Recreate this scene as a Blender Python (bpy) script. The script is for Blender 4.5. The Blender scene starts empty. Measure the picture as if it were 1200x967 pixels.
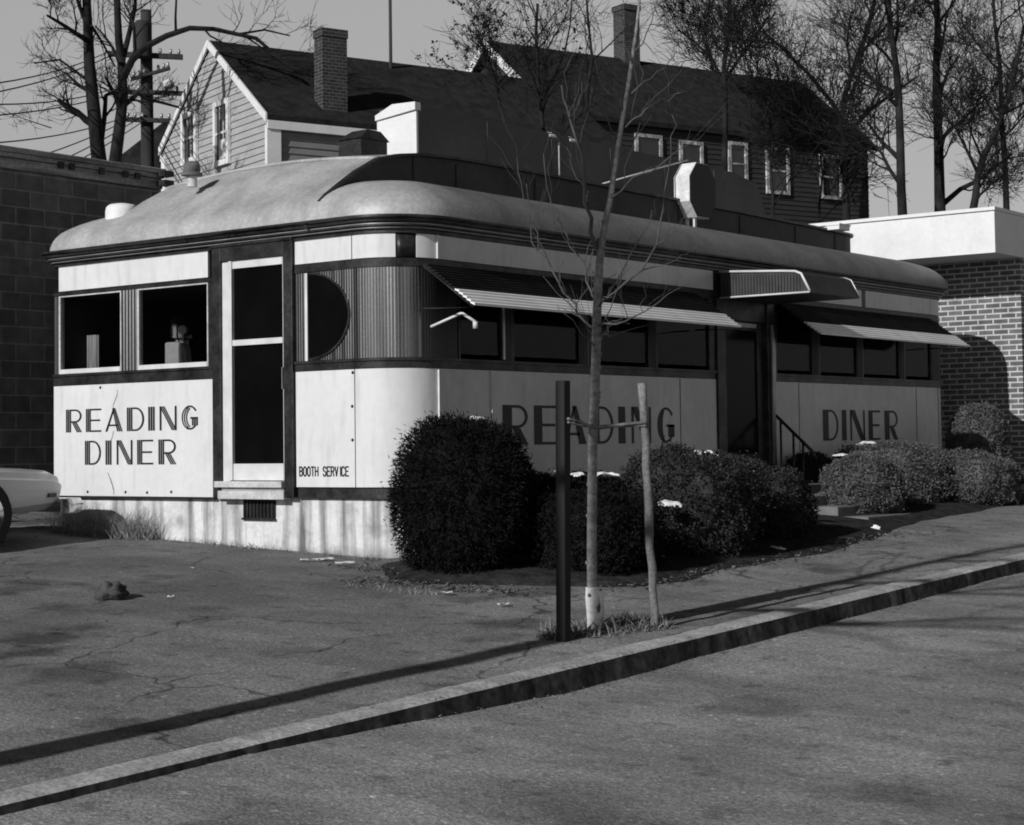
import bpy, math, random
import numpy as np
from mathutils import Vector, Matrix, noise as mnoise
rnd = random.Random(7)
scene = bpy.context.scene
col = scene.collection
PI = math.pi
V = Vector

# ------------------------------------------------------------------ camera
CAM = V((10.408698, -11.895923, 0.360098)); YAW, PITCH, ROLL, FPX = 0.65832558, 0.04819203, -0.01341471, 2118.5033
PPX, PPY = 597.0, 419.0
FW = V((-math.sin(YAW)*math.cos(PITCH), math.cos(YAW)*math.cos(PITCH), math.sin(PITCH)))
r0 = V((math.cos(YAW), math.sin(YAW), 0)); u0 = r0.cross(FW)
RT = r0*math.cos(ROLL) + u0*math.sin(ROLL); UP = u0*math.cos(ROLL) - r0*math.sin(ROLL)
cam_d = bpy.data.cameras.new('camera'); cam = bpy.data.objects.new('camera', cam_d); col.objects.link(cam)
M = Matrix((RT, UP, -FW)).transposed().to_4x4(); M.translation = CAM; cam.matrix_world = M
cam_d.sensor_width = 36; cam_d.sensor_fit = 'HORIZONTAL'; cam_d.lens = 36*FPX/1200
cam_d.shift_x = (600-PPX)/1200; cam_d.shift_y = (PPY-483.5)/1200
cam_d.clip_start = 0.1; cam_d.clip_end = 3000
scene.camera = cam

# survey helpers: measured directions from the photo turned into points of the site
def ray(u, v): return FW + RT*((u-PPX)/FPX) - UP*((v-PPY)/FPX)
def atx(u, v, x): d = ray(u, v); return CAM + d*((x-CAM.x)/d.x)
def aty(u, v, y): d = ray(u, v); return CAM + d*((y-CAM.y)/d.y)
def atd(u, v, dep): return CAM + ray(u, v)*dep
def onp(u, v, p, n): d = ray(u, v); return CAM + d*((p-CAM).dot(n)/d.dot(n))
GZ0, GX, GY = -0.64, -0.04, 0.035
def gz(x, y):
    def sat(t, a): return a*math.tanh(t/a)
    return GZ0 + GX*sat(x, 30) + GY*sat(y, 40)
def atg(u, v):
    d = ray(u, v); t = (GZ0+GX*CAM.x+GY*CAM.y-CAM.z)/(d.z-GX*d.x-GY*d.y); return CAM + d*t

# ------------------------------------------------------------------ materials (black and white print: every colour is a grey)
def mat(name, v, rough=0.8, metal=0.0, nscale=4.0, namt=0.25, stretch=(1, 1, 1), bump=0.0, bscale=40.0, spec=0.3,
        n2=None, n2amt=0.0, coord='pos', detail=6.0, coat=0.0):
    m = bpy.data.materials.new(name); m.use_nodes = True; nt = m.node_tree; N = nt.nodes; Lk = nt.links
    b = N['Principled BSDF']
    b.inputs['Roughness'].default_value = rough; b.inputs['Metallic'].default_value = metal
    b.inputs['Specular IOR Level'].default_value = spec
    if coat: b.inputs['Coat Weight'].default_value = coat; b.inputs['Coat Roughness'].default_value = 0.08
    if coord == 'pos': g = N.new('ShaderNodeNewGeometry'); src = g.outputs['Position']
    else: g = N.new('ShaderNodeTexCoord'); src = g.outputs['Object']
    mp = N.new('ShaderNodeMapping'); Lk.new(src, mp.inputs[0]); mp.inputs['Scale'].default_value = stretch
    nz = N.new('ShaderNodeTexNoise'); nz.inputs['Scale'].default_value = nscale; nz.inputs['Detail'].default_value = detail
    Lk.new(mp.outputs[0], nz.inputs['Vector'])
    rp = N.new('ShaderNodeMapRange'); rp.inputs['From Min'].default_value = 0.3; rp.inputs['From Max'].default_value = 0.7
    rp.inputs['To Min'].default_value = v*(1-namt); rp.inputs['To Max'].default_value = v*(1+namt)
    Lk.new(nz.outputs['Fac'], rp.inputs['Value'])
    out = rp.outputs[0]
    if n2:
        nz2 = N.new('ShaderNodeTexNoise'); nz2.inputs['Scale'].default_value = n2; nz2.inputs['Detail'].default_value = 4
        Lk.new(src, nz2.inputs['Vector'])
        r2 = N.new('ShaderNodeMapRange'); r2.inputs['From Min'].default_value = 0.3; r2.inputs['From Max'].default_value = 0.7
        r2.inputs['To Min'].default_value = 1-n2amt; r2.inputs['To Max'].default_value = 1+n2amt
        Lk.new(nz2.outputs['Fac'], r2.inputs['Value'])
        mu = N.new('ShaderNodeMath'); mu.operation = 'MULTIPLY'; Lk.new(out, mu.inputs[0]); Lk.new(r2.outputs[0], mu.inputs[1]); out = mu.outputs[0]
    m['val'] = 1
    Lk.new(out, b.inputs['Base Color'])
    if bump:
        bn = N.new('ShaderNodeTexNoise'); bn.inputs['Scale'].default_value = bscale; bn.inputs['Detail'].default_value = 5
        Lk.new(src, bn.inputs['Vector'])
        bp = N.new('ShaderNodeBump'); bp.inputs['Strength'].default_value = bump; bp.inputs['Distance'].default_value = 0.02
        Lk.new(bn.outputs['Fac'], bp.inputs['Height']); Lk.new(bp.outputs[0], b.inputs['Normal'])
    return m
def node_after(m, build):
    """insert extra value nodes between whatever feeds Base Color and the shader"""
    nt = m.node_tree; b = nt.nodes['Principled BSDF']; l = b.inputs['Base Color'].links[0]; s = l.from_socket
    o = build(nt, s); nt.links.new(o, b.inputs['Base Color'])
def mth(nt, op, a, b=None, c=None, clamp=False):
    n = nt.nodes.new('ShaderNodeMath'); n.operation = op; n.use_clamp = clamp
    for i, t in enumerate((a, b, c)):
        if t is None: continue
        if isinstance(t, (int, float)): n.inputs[i].default_value = t
        else: nt.links.new(t, n.inputs[i])
    return n.outputs[0]
def noise_out(nt, scale, stretch=(1, 1, 1), detail=5, rot=0):
    g = nt.nodes.new('ShaderNodeNewGeometry'); mp = nt.nodes.new('ShaderNodeMapping'); mp.inputs['Scale'].default_value = stretch
    mp.inputs['Rotation'].default_value = (0, 0, rot)
    nt.links.new(g.outputs['Position'], mp.inputs[0]); z = nt.nodes.new('ShaderNodeTexNoise'); z.inputs['Scale'].default_value = scale
    z.inputs['Detail'].default_value = detail; nt.links.new(mp.outputs[0], z.inputs['Vector']); return z.outputs['Fac']
def posz(nt):
    g = nt.nodes.new('ShaderNodeNewGeometry'); s = nt.nodes.new('ShaderNodeSeparateXYZ'); nt.links.new(g.outputs['Position'], s.inputs[0]); return s.outputs
def maprange(nt, x, a, b, c, d):
    n = nt.nodes.new('ShaderNodeMapRange'); nt.links.new(x, n.inputs['Value'])
    for k, t in zip(('From Min', 'From Max', 'To Min', 'To Max'), (a, b, c, d)): n.inputs[k].default_value = t
    return n.outputs[0]

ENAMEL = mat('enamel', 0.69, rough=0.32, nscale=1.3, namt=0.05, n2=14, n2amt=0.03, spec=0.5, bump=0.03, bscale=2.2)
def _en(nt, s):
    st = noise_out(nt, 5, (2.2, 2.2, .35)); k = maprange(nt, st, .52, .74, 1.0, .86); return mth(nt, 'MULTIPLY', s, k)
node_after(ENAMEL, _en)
ENAMEL2 = mat('enamel_side_shade', 0.55, rough=0.35, nscale=1.1, namt=0.14, n2=9, n2amt=0.06, spec=0.4, bump=0.04, bscale=2)  # enamel copy with the shade of the long side put into its colour
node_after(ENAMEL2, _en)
PAINT = mat('black_lettering', 0.018, rough=0.5, nscale=30, namt=0.3)
FLUTE_SHADE = mat('shaded_stainless', 0.045, rough=0.55, metal=0.5, nscale=3, namt=0.4, stretch=(1, 1, .3))  # darker copy of the stainless, painting in shade on the long side
FLUTE = mat('stainless', 0.21, rough=0.30, metal=1.0, nscale=16, namt=0.75, stretch=(1, 1, .012), n2=40, n2amt=.1)
TRIM = mat('dark_trim', 0.04, rough=0.42, metal=0.5, nscale=5, namt=0.6, stretch=(1, 1, 1), n2=30, n2amt=.3)
TRIML = mat('bright_trim', 0.40, rough=0.4, metal=0.5, nscale=6, namt=0.25)
FRAME = mat('frame_paint', 0.62, rough=0.5, nscale=6, namt=0.12)
STILE = mat('stile_paint', 0.50, rough=0.5, nscale=6, namt=0.2, n2=30, n2amt=.15)
CONC = mat('whitewashed_concrete', 0.66, rough=0.9, nscale=3, namt=0.12, bump=0.35, bscale=18, n2=25, n2amt=.08)
def _cc(nt, s):
    st = noise_out(nt, 3.2, (2.0, 2.0, .16), 7); k = maprange(nt, st, .46, .66, 1.0, .26)
    b2 = noise_out(nt, 4.5); k2 = maprange(nt, b2, .55, .8, 1.0, .45)
    z = posz(nt)[2]; nz = noise_out(nt, 7); e = mth(nt, 'ADD', z, mth(nt, 'MULTIPLY', nz, .22)); k3 = maprange(nt, e, -.56, -.40, .35, 1.0)
    return mth(nt, 'MULTIPLY', mth(nt, 'MULTIPLY', s, k), mth(nt, 'MULTIPLY', k2, k3))
node_after(CONC, _cc)
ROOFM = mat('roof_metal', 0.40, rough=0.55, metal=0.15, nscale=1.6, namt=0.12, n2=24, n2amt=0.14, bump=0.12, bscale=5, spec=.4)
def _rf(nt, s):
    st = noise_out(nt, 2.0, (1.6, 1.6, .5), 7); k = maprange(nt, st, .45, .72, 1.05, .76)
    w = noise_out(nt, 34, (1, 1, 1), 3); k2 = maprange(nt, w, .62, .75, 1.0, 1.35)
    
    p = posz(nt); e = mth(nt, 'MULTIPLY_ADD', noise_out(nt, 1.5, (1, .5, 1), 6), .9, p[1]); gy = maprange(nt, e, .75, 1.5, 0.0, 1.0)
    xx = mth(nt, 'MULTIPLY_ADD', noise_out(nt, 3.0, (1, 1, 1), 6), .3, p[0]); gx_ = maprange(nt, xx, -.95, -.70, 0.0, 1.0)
    side_shade = mth(nt, 'MULTIPLY', gy, gx_); dk = mth(nt, 'MULTIPLY_ADD', side_shade, -.60, 1.0)      # street side of the vault darkened in colour to stand in for shade
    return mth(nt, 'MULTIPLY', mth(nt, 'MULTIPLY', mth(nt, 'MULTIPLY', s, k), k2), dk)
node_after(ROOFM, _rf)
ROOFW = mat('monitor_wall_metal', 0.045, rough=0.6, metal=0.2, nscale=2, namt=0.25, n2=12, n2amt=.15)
DARK = mat('dark_interior', 0.012, rough=0.9, nscale=3, namt=0.4)
INNER = mat('interior_wall', 0.03, rough=0.9, nscale=3, namt=0.4)
AWN = mat('awning_aluminium', 0.8, rough=0.45, nscale=4, namt=0.08)
AWNU = mat('shaded_awning', 0.016, rough=0.8, nscale=5, namt=0.4, spec=.1)  # dark copy for the upper slats: eave shade put into the colour
AWND = mat('corrugated_awning', 0.05, rough=0.5, metal=.3, nscale=5, namt=0.3)
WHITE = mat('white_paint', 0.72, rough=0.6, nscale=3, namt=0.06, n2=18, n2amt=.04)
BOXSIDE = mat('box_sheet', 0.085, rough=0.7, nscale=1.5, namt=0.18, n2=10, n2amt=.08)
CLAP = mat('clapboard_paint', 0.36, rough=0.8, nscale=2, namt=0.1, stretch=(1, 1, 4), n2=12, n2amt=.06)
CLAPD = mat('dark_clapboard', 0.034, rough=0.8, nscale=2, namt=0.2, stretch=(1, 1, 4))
SHING = mat('shingle_roof', 0.022, rough=0.95, nscale=3, namt=0.4, n2=14, n2amt=.3, spec=.1)
BARK = mat('bark', 0.022, rough=0.95, nscale=6, namt=0.5, stretch=(1, 1, .35), spec=.1, bump=.3, bscale=20)
TWIG = mat('twig_bark', 0.018, rough=0.95, nscale=6, namt=0.4, spec=.1)
BIRCHY = mat('young_bark', 0.19, rough=0.8, nscale=9, namt=0.35, stretch=(1, 1, 2.5), n2=40, n2amt=.3, bump=.3, bscale=60)
TWIGY = mat('young_twig_bark', 0.075, rough=0.85, nscale=9, namt=0.4)
WRAP = mat('trunk_wrap_paper', 0.72, rough=0.8, nscale=12, namt=0.18, stretch=(1, 1, 3))
STAKED = mat('dark_stake_wood', 0.022, rough=0.9, nscale=6, namt=.4, stretch=(1, 1, .2))
STAKEL = mat('weathered_stake_wood', 0.16, rough=0.9, nscale=10, namt=.5, stretch=(1, 1, .15), n2=50, n2amt=.3)
YEW = mat('yew_foliage', 0.009, rough=0.8, nscale=14, namt=.45, n2=75, n2amt=.6, spec=.08)
BOX1 = mat('boxwood_foliage', 0.085, rough=0.65, nscale=12, namt=.45, n2=75, n2amt=.6, spec=.25)
BOX2 = mat('hedge_foliage', 0.03, rough=0.7, nscale=12, namt=.45, n2=75, n2amt=.6, spec=.15)
SNOW = mat('snow', 0.74, rough=0.9, nscale=14, namt=0.22, bump=.4, bscale=14)
CHROME = mat('chrome', 0.6, rough=0.16, metal=1.0, nscale=5, namt=0.05)
CARP = mat('car_paint', 0.52, rough=0.3, nscale=2, namt=0.04, coat=0.4)
RUBBER = mat('tyre_rubber', 0.02, rough=0.8, nscale=20, namt=0.2)
POLEW = mat('pole_wood', 0.035, rough=0.9, nscale=5, namt=0.4, stretch=(1, 1, .1))
PAPER = mat('paper', 0.75, rough=0.8, nscale=20, namt=0.08)
STONE = mat('stone', 0.055, rough=0.95, nscale=9, namt=0.5, bump=.6, bscale=25)
STONEL = mat('pale_stone', 0.13, rough=0.9, nscale=12, namt=0.4, bump=.5, bscale=25)
STEP = mat('step_concrete', 0.15, rough=0.9, nscale=6, namt=0.25, bump=.3, bscale=40)
SOIL = mat('planting_soil', 0.03, rough=1, nscale=9, namt=0.5, bump=.8, bscale=30, spec=.05)
STRAW = mat('dry_grass', 0.16, rough=0.9, nscale=25, namt=0.6, spec=.1)
WEED = mat('dry_weed', 0.22, rough=0.9, nscale=25, namt=0.7, spec=.1)
LEAFL = mat('leaf_litter', 0.11, rough=0.9, nscale=40, namt=0.9, n2=90, n2amt=.6, spec=.1)
SEATM = mat('booth_vinyl', 0.50, rough=0.5, nscale=20, namt=0.1)
CURT = mat('curtain_cloth', 0.40, rough=0.9, nscale=6, namt=0.3, stretch=(6, 6, .6))
FAR = mat('far_ground', 0.06, rough=1, nscale=.5, namt=0.4)

# asphalt for the lot / pavement, granite kerb, street
def asphalt(name, v, cracks=True, streak=0.3, stain=0.45, rot=0.0):
    m = mat(name, v, rough=0.88, nscale=0.9, namt=0.28, n2=48, n2amt=0.25, bump=0.45, bscale=60, spec=.25, detail=8)
    def f(nt, s):
        a = noise_out(nt, 1.7, (.55, 1.9, 1), 8, rot); k = maprange(nt, a, .3, .7, 1-streak, 1+streak)
        b = noise_out(nt, 1.1, (1, 1, 1), 5); k2 = maprange(nt, b, .58, .66, 1.0, 1-stain)
        d = noise_out(nt, 5.5, (1, 1, 1), 5); k3 = maprange(nt, d, .58, .70, 1.0, .6)
        w = noise_out(nt, 16, (1, 1, 1), 3); k4 = maprange(nt, w, .66, .74, 1.0, 1.9); f1 = noise_out(nt, 150, (1, 1, 1), 3); k5 = maprange(nt, f1, .3, .7, .7, 1.3); gr = noise_out(nt, 34, (1, 1, 1), 6); sp1 = maprange(nt, gr, .3, .7, .74, 1.26); pb = noise_out(nt, 62, (1, 1, 1), 1); sp2 = maprange(nt, pb, .66, .72, 1.0, 1.75); sp3 = maprange(nt, pb, .28, .34, .5, 1.0); k6 = mth(nt, 'MULTIPLY', sp1, mth(nt, 'MULTIPLY', sp2, sp3))
        o = mth(nt, 'MULTIPLY', mth(nt, 'MULTIPLY', s, k), mth(nt, 'MULTIPLY', mth(nt, 'MULTIPLY', mth(nt, 'MULTIPLY', k2, k3), k4), mth(nt, 'MULTIPLY', k5, k6)))
        if cracks:
            g = nt.nodes.new('ShaderNodeNewGeometry'); nz = nt.nodes.new('ShaderNodeTexNoise'); nz.inputs['Scale'].default_value = 2.5
            nt.links.new(g.outputs['Position'], nz.inputs['Vector'])
            ad = nt.nodes.new('ShaderNodeMixRGB'); ad.blend_type = 'ADD'; ad.inputs[0].default_value = .5
            nt.links.new(g.outputs['Position'], ad.inputs[1]); nt.links.new(nz.outputs['Color'], ad.inputs[2])
            vo = nt.nodes.new('ShaderNodeTexVoronoi'); vo.feature = 'DISTANCE_TO_EDGE'; vo.inputs['Scale'].default_value = .55
            nt.links.new(ad.outputs[0], vo.inputs['Vector'])
            o2 = maprange(nt, vo.outputs['Distance'], .0, .011, .22, 1.0)
            gate = noise_out(nt, .8); gk = maprange(nt, gate, .45, .55, 1.0, 0.0)
            mx = mth(nt, 'MAXIMUM', o2, gk, clamp=True); o = mth(nt, 'MULTIPLY', o, mx)
        return o
    node_after(m, f); return m
STAINS = [atg(52, 748), atg(40, 765), atg(98, 734), atg(70, 740)]
LOT = asphalt('lot_asphalt', 0.145, rot=.9, streak=.16)
def _stain(nt, s):
    g = nt.nodes.new('ShaderNodeNewGeometry'); w_ = noise_out(nt, 3.5, (1, 1, 1), 6); o = s
    for (q, r_, st_) in zip(STAINS, (.26, .22, .16, .10), (.55, .6, .45, .45)):
        vm = nt.nodes.new('ShaderNodeVectorMath'); vm.operation = 'DISTANCE'; nt.links.new(g.outputs['Position'], vm.inputs[0]); vm.inputs[1].default_value = q
        e = mth(nt, 'MULTIPLY_ADD', w_, .8, vm.outputs['Value']); k = maprange(nt, e, r_+.30, r_+.46, 1-st_, 1.0); o = mth(nt, 'MULTIPLY', o, k)
    p = posz(nt); br_ = maprange(nt, p[0], .5, 3.6, 1.0, 1.42)     # the pavement strip is paler than the lot
    return mth(nt, 'MULTIPLY', o, br_)
node_after(LOT, _stain)
STREET = asphalt('street_asphalt', 0.235, cracks=False, streak=.22, stain=.35)
KERB = mat('kerb_granite', 0.36, rough=0.9, nscale=5, namt=0.3, n2=45, n2amt=.35, bump=.25, bscale=28)

def brick_mat(name, c1, c2, mortar, bw, bh, ms, rough=.9, vary=.25, squash=.5):
    m = bpy.data.materials.new(name); m.use_nodes = True; nt = m.node_tree; b = nt.nodes['Principled BSDF']; b.inputs['Roughness'].default_value = rough
    b.inputs['Specular IOR Level'].default_value = .2
    p = posz(nt); cmb = nt.nodes.new('ShaderNodeCombineXYZ'); nt.links.new(mth(nt, 'ADD', p[0], p[1]), cmb.inputs[0]); nt.links.new(p[2], cmb.inputs[1])
    br = nt.nodes.new('ShaderNodeTexBrick'); nt.links.new(cmb.outputs[0], br.inputs['Vector'])
    br.inputs['Scale'].default_value = 1; br.inputs['Brick Width'].default_value = bw; br.inputs['Row Height'].default_value = bh
    br.inputs['Mortar Size'].default_value = ms; br.inputs['Mortar Smooth'].default_value = .2
    br.inputs['Color1'].default_value = (c1, c1, c1, 1); br.inputs['Color2'].default_value = (c2, c2, c2, 1); br.inputs['Mortar'].default_value = (mortar,)*3+(1,)
    nz = noise_out(nt, 6); k = maprange(nt, nz, .3, .7, 1-vary, 1+vary)
    mx = nt.nodes.new('ShaderNodeMixRGB'); mx.blend_type = 'MULTIPLY'; mx.inputs[0].default_value = 1
    nt.links.new(br.outputs['Color'], mx.inputs[1]); nt.links.new(k, mx.inputs[2]); nt.links.new(mx.outputs[0], b.inputs['Base Color'])
    bp = nt.nodes.new('ShaderNodeBump'); bp.inputs['Strength'].default_value = .6; bp.inputs['Distance'].default_value = .01; bp.invert = True
    nt.links.new(br.outputs['Fac'], bp.inputs['Height']); nt.links.new(bp.outputs[0], b.inputs['Normal'])
    return m
BRICK = brick_mat('dark_brick', .10, .16, .5, .23, .077, .012)
CHIM = brick_mat('chimney_brick', .028, .05, .10, .23, .08, .012)
BLOCK = brick_mat('concrete_block', .11, .17, .26, .42, .205, .010)

def glass(name, tr=.35, tint=.6):
    m = bpy.data.materials.new(name); m.use_nodes = True; nt = m.node_tree; N = nt.nodes; N.remove(N['Principled BSDF'])
    t = N.new('ShaderNodeBsdfTransparent'); t.inputs[0].default_value = (tint, tint, tint, 1)
    g = N.new('ShaderNodeBsdfGlossy'); g.inputs['Roughness'].default_value = .03; g.inputs[0].default_value = (.8, .8, .8, 1)
    lw = N.new('ShaderNodeLayerWeight'); lw.inputs[0].default_value = .5; fr_ = mth(nt, 'POWER', lw.outputs['Facing'], 4.0); fr2 = mth(nt, 'MULTIPLY_ADD', fr_, .10, .012)
    mx = N.new('ShaderNodeMixShader'); nt.links.new(fr2, mx.inputs[0]); nt.links.new(t.outputs[0], mx.inputs[1]); nt.links.new(g.outputs[0], mx.inputs[2])
    nt.links.new(mx.outputs[0], N['Material Output'].inputs[0]); return m
GLASS = glass('window_glass', tint=.82)
DGLASS = mat('dark_glass', 0.004, rough=0.15, nscale=2, namt=.3, spec=.05)
HGLASS = mat('house_window_glass', 0.02, rough=0.1, nscale=2, namt=.3, spec=.6)

# ------------------------------------------------------------------ mesh builder
class MB:
    def __init__(s): s.v = []; s.f = []
    def add(s, vs, fs):
        o = len(s.v); s.v += [tuple(p) for p in vs]; s.f += [tuple(i+o for i in f) for f in fs]
    def quad(s, a, b, c, d): s.add([a, b, c, d], [(0, 1, 2, 3)])
    def poly(s, pts): s.add(pts, [tuple(range(len(pts)))])
    def box(s, x0, x1, y0, y1, z0, z1):
        s.hexa([(x0, y0, z0), (x1, y0, z0), (x1, y1, z0), (x0, y1, z0)], [(x0, y0, z1), (x1, y0, z1), (x1, y1, z1), (x0, y1, z1)])
    def hexa(s, b, t):
        n = len(b); s.add(list(b)+list(t), [tuple(reversed(range(n))), tuple(range(n, 2*n))]+[(i, (i+1) % n, (i+1) % n+n, i+n) for i in range(n)])
    def obox(s, o, ax, ay, az, a0, a1, b0, b1, c0, c1):
        P = lambda a, b, c: o+ax*a+ay*b+az*c
        s.hexa([P(a0, b0, c0), P(a1, b0, c0), P(a1, b1, c0), P(a0, b1, c0)], [P(a0, b0, c1), P(a1, b0, c1), P(a1, b1, c1), P(a0, b1, c1)])
    def loft(s, rings, closed=True, cap=True):
        n = len(rings[0]); o = len(s.v)
        for r in rings: s.v += [tuple(p) for p in r]
        m = n if closed else n-1
        for k in range(len(rings)-1):
            for i in range(m):
                j = (i+1) % n; s.f.append((o+k*n+i, o+k*n+j, o+(k+1)*n+j, o+(k+1)*n+i))
        if cap and closed:
            s.f.append(tuple(o+i for i in reversed(range(n)))); s.f.append(tuple(o+(len(rings)-1)*n+i for i in range(n)))
    def tube(s, pts, rad, n=6, cap=True):
        pts = [V(p) for p in pts]; rings = []
        if not hasattr(rad, '__len__'): rad = [rad]*len(pts)
        t = (pts[1]-pts[0]).normalized(); a = t.orthogonal().normalized()
        for i, p in enumerate(pts):
            if i == 0: t = pts[1]-pts[0]
            elif i == len(pts)-1: t = pts[-1]-pts[-2]
            else: t = pts[i+1]-pts[i-1]
            if t.length < 1e-9: t = V((0, 0, 1))
            t.normalize(); a = (a-t*a.dot(t)); a = a.normalized() if a.length > 1e-6 else t.orthogonal().normalized(); b = t.cross(a)
            rings.append([p+(a*math.cos(2*PI*k/n)+b*math.sin(2*PI*k/n))*rad[i] for k in range(n)])
        s.loft(rings, cap=cap)
    def build(s, name, m, parent=None, smooth=False, bevel=0, angle=None):
        me = bpy.data.meshes.new(name); me.from_pydata(s.v, [], s.f); me.validate(); me.update()
        me.materials.append(m); o = bpy.data.objects.new(name, me); col.objects.link(o)
        if smooth:
            me.polygons.foreach_set('use_smooth', [True]*len(me.polygons))
            if angle: me.set_sharp_from_angle(angle=math.radians(angle))
        if bevel:
            b = o.modifiers.new('bevel', 'BEVEL'); b.width = bevel; b.segments = 2; b.limit_method = 'ANGLE'
        if parent is not None:
            o.parent = parent
            if parent.type == 'EMPTY' : o.matrix_parent_inverse = Matrix.Translation(parent.location).inverted() if parent.location.length else Matrix()
        return o
def empty(name, loc, label, cat, group=None):
    o = bpy.data.objects.new(name, None); col.objects.link(o); o.location = loc; o.empty_display_size = .2
    o['label'] = label; o['category'] = cat
    if group: o['group'] = group
    return o
def tag(o, label, cat, group=None, kind=None):
    if kind: o['kind'] = kind
    if label: o['label'] = label
    if cat: o['category'] = cat
    if group: o['group'] = group
    return o
def struct(o, label=None):
    o['kind'] = 'structure'
    if label: o['label'] = label
    return o

# ------------------------------------------------------------------ world and sun
S = V((-0.014, -1.0, 0)); S.normalize(); EL = math.radians(27)
S = V((S.x*math.cos(EL), S.y*math.cos(EL), math.sin(EL)))
w = bpy.data.worlds.new('World'); scene.world = w; w.use_nodes = True; nt = w.node_tree
bg = nt.nodes['Background']; sky = nt.nodes.new('ShaderNodeTexSky'); sky.sky_type = 'NISHITA'; sky.sun_disc = False
sky.sun_elevation = EL; sky.sun_rotation = math.atan2(S.x, S.y); sky.air_density = 1.0; sky.dust_density = 1.0; sky.ozone_density = 1.0
bw = nt.nodes.new('ShaderNodeRGBToBW'); nt.links.new(sky.outputs[0], bw.inputs[0]); 
tc = nt.nodes.new('ShaderNodeTexCoord'); sp_z = nt.nodes.new('ShaderNodeSeparateXYZ'); nt.links.new(tc.outputs['Generated'], sp_z.inputs[0])
sky_band = maprange(nt, sp_z.outputs[2], .25, .36, 4.4, 0.0)     # added bright band low in the sky, cut off above to limit ambient
nt.links.new(mth(nt, 'MULTIPLY_ADD', bw.outputs[0], .26, sky_band), bg.inputs[0])
bg.inputs[1].default_value = 0.075
sd = bpy.data.lights.new('sun', 'SUN'); sd.energy = 3.65; sd.angle = math.radians(.5); sd.color = (1, 1, 1)
so = bpy.data.objects.new('sun', sd); col.objects.link(so); so.rotation_euler = S.to_track_quat('Z', 'Y').to_euler(); so.location = (0, -20, 30)
scene.cycles.filter_width = 1.9
scene.view_settings.view_transform = 'Standard'; scene.view_settings.look = 'None'; scene.view_settings.exposure = 0

# ------------------------------------------------------------------ ground
KX = 4.10      # kerb back edge
def street_dz(x, y):
    if y > -3: return -.128+.025*min(1, (y+3)/5.5)
    t = min(1, (-3-y)/3.4); return -.128+.095*t*t*(3-2*t)
def sheet(name, xs, ys, dz, m, z=None, jit=0.0):
    b = MB(); nx, ny = len(xs), len(ys)
    for y in ys:
        for x in xs:
            h = gz(x, y)+(dz(x, y) if callable(dz) else dz)
            if jit: h += jit*(mnoise.noise(V((x*.9, y*.9, 3.3)))+.5*mnoise.noise(V((x*2.7, y*2.7, 1.3))))
            b.v.append((x, y, h))
    for j in range(ny-1):
        for i in range(nx-1): b.f.append((j*nx+i, j*nx+i+1, (j+1)*nx+i+1, (j+1)*nx+i))
    return struct(b.build(name, m, smooth=True))
lin = lambda a, b, n: [a+(b-a)*i/(n-1) for i in range(n)]
sheet('ground', lin(-600, 600, 61), lin(-300, 900, 61), -0.35, FAR)
sheet('asphalt_lot', lin(-26, KX, 150), lin(-14, 34, 200), 0, LOT, jit=.012)
sheet('street', lin(KX+.10, 30, 60), lin(-24, 34, 120), street_dz, STREET, jit=.010)
b = MB(); ys = lin(-14, 34, 900); prof = [(0, -.05), (0, .006), (.012, .012), (.15, .012), (.175, .0), (.20, -.17)]
rings = []
for y in ys:
    j = .016*mnoise.noise(V((0, y*1.7, 0)))+.012*mnoise.noise(V((0, y*7, 5)))+.008*mnoise.noise(V((0, y*19, 2)))
    fj = abs((y*.45+.2) % 1-.5); j -= .014 if fj < .012 else 0     # joints between the granite lengths
    bend = 0.17
    rings.append([(KX+px+bend*0+(j if k > 2 else 0), y, gz(KX+px, y)+pz+.35*j) for k, (px, pz) in enumerate(prof)])
b.loft(rings, closed=False); kb = struct(b.build('kerb', KERB, smooth=True, angle=50))
kb.data.materials.append(mat('kerb_face_shade', .055, rough=.95, nscale=3, namt=.5, stretch=(1, 2, .3), n2=20, n2amt=.5, spec=.1))  # street face of the kerb: shade put into a darker, streaked granite
for pl_ in kb.data.polygons:
    if pl_.index % 5 == 4: pl_.material_index = 1
# planting bed in front of the long side
b = MB(); n = 60; ed = []
for i in range(n+1):
    y = -1.02+12.8*i/n; x = 2.62 if y < 3.2 else max(2.1, 2.62-.2*(y-3.2))
    x += .13*mnoise.noise(V((y*1.3, 0, 0)))+.05*mnoise.noise(V((y*5, 0, 7))); xi = -.03
    if y < -.3: x = x-1.55*(-.3-y)/.72; xi = .75*(-.3-y)/.72
    ed.append((x, y, xi))
for i in range(n):
    (x0, y0, i0), (x1, y1, i1) = ed[i], ed[i+1]
    for k in range(6):
        a0, a1 = k/6, (k+1)/6
        q = []
        for (xx, yy, ii, t) in ((x0, y0, i0, a0), (x0, y0, i0, a1), (x1, y1, i1, a1), (x1, y1, i1, a0)):
            px = ii+(xx-ii)*t; q.append((px, yy, gz(px, yy)-.012+.085*math.sin(PI*t)**.6*min(1, (yy+1.02)/.5)+.012))
        b.quad(*q)
struct(b.build('planting_bed', SOIL, smooth=True))

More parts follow.
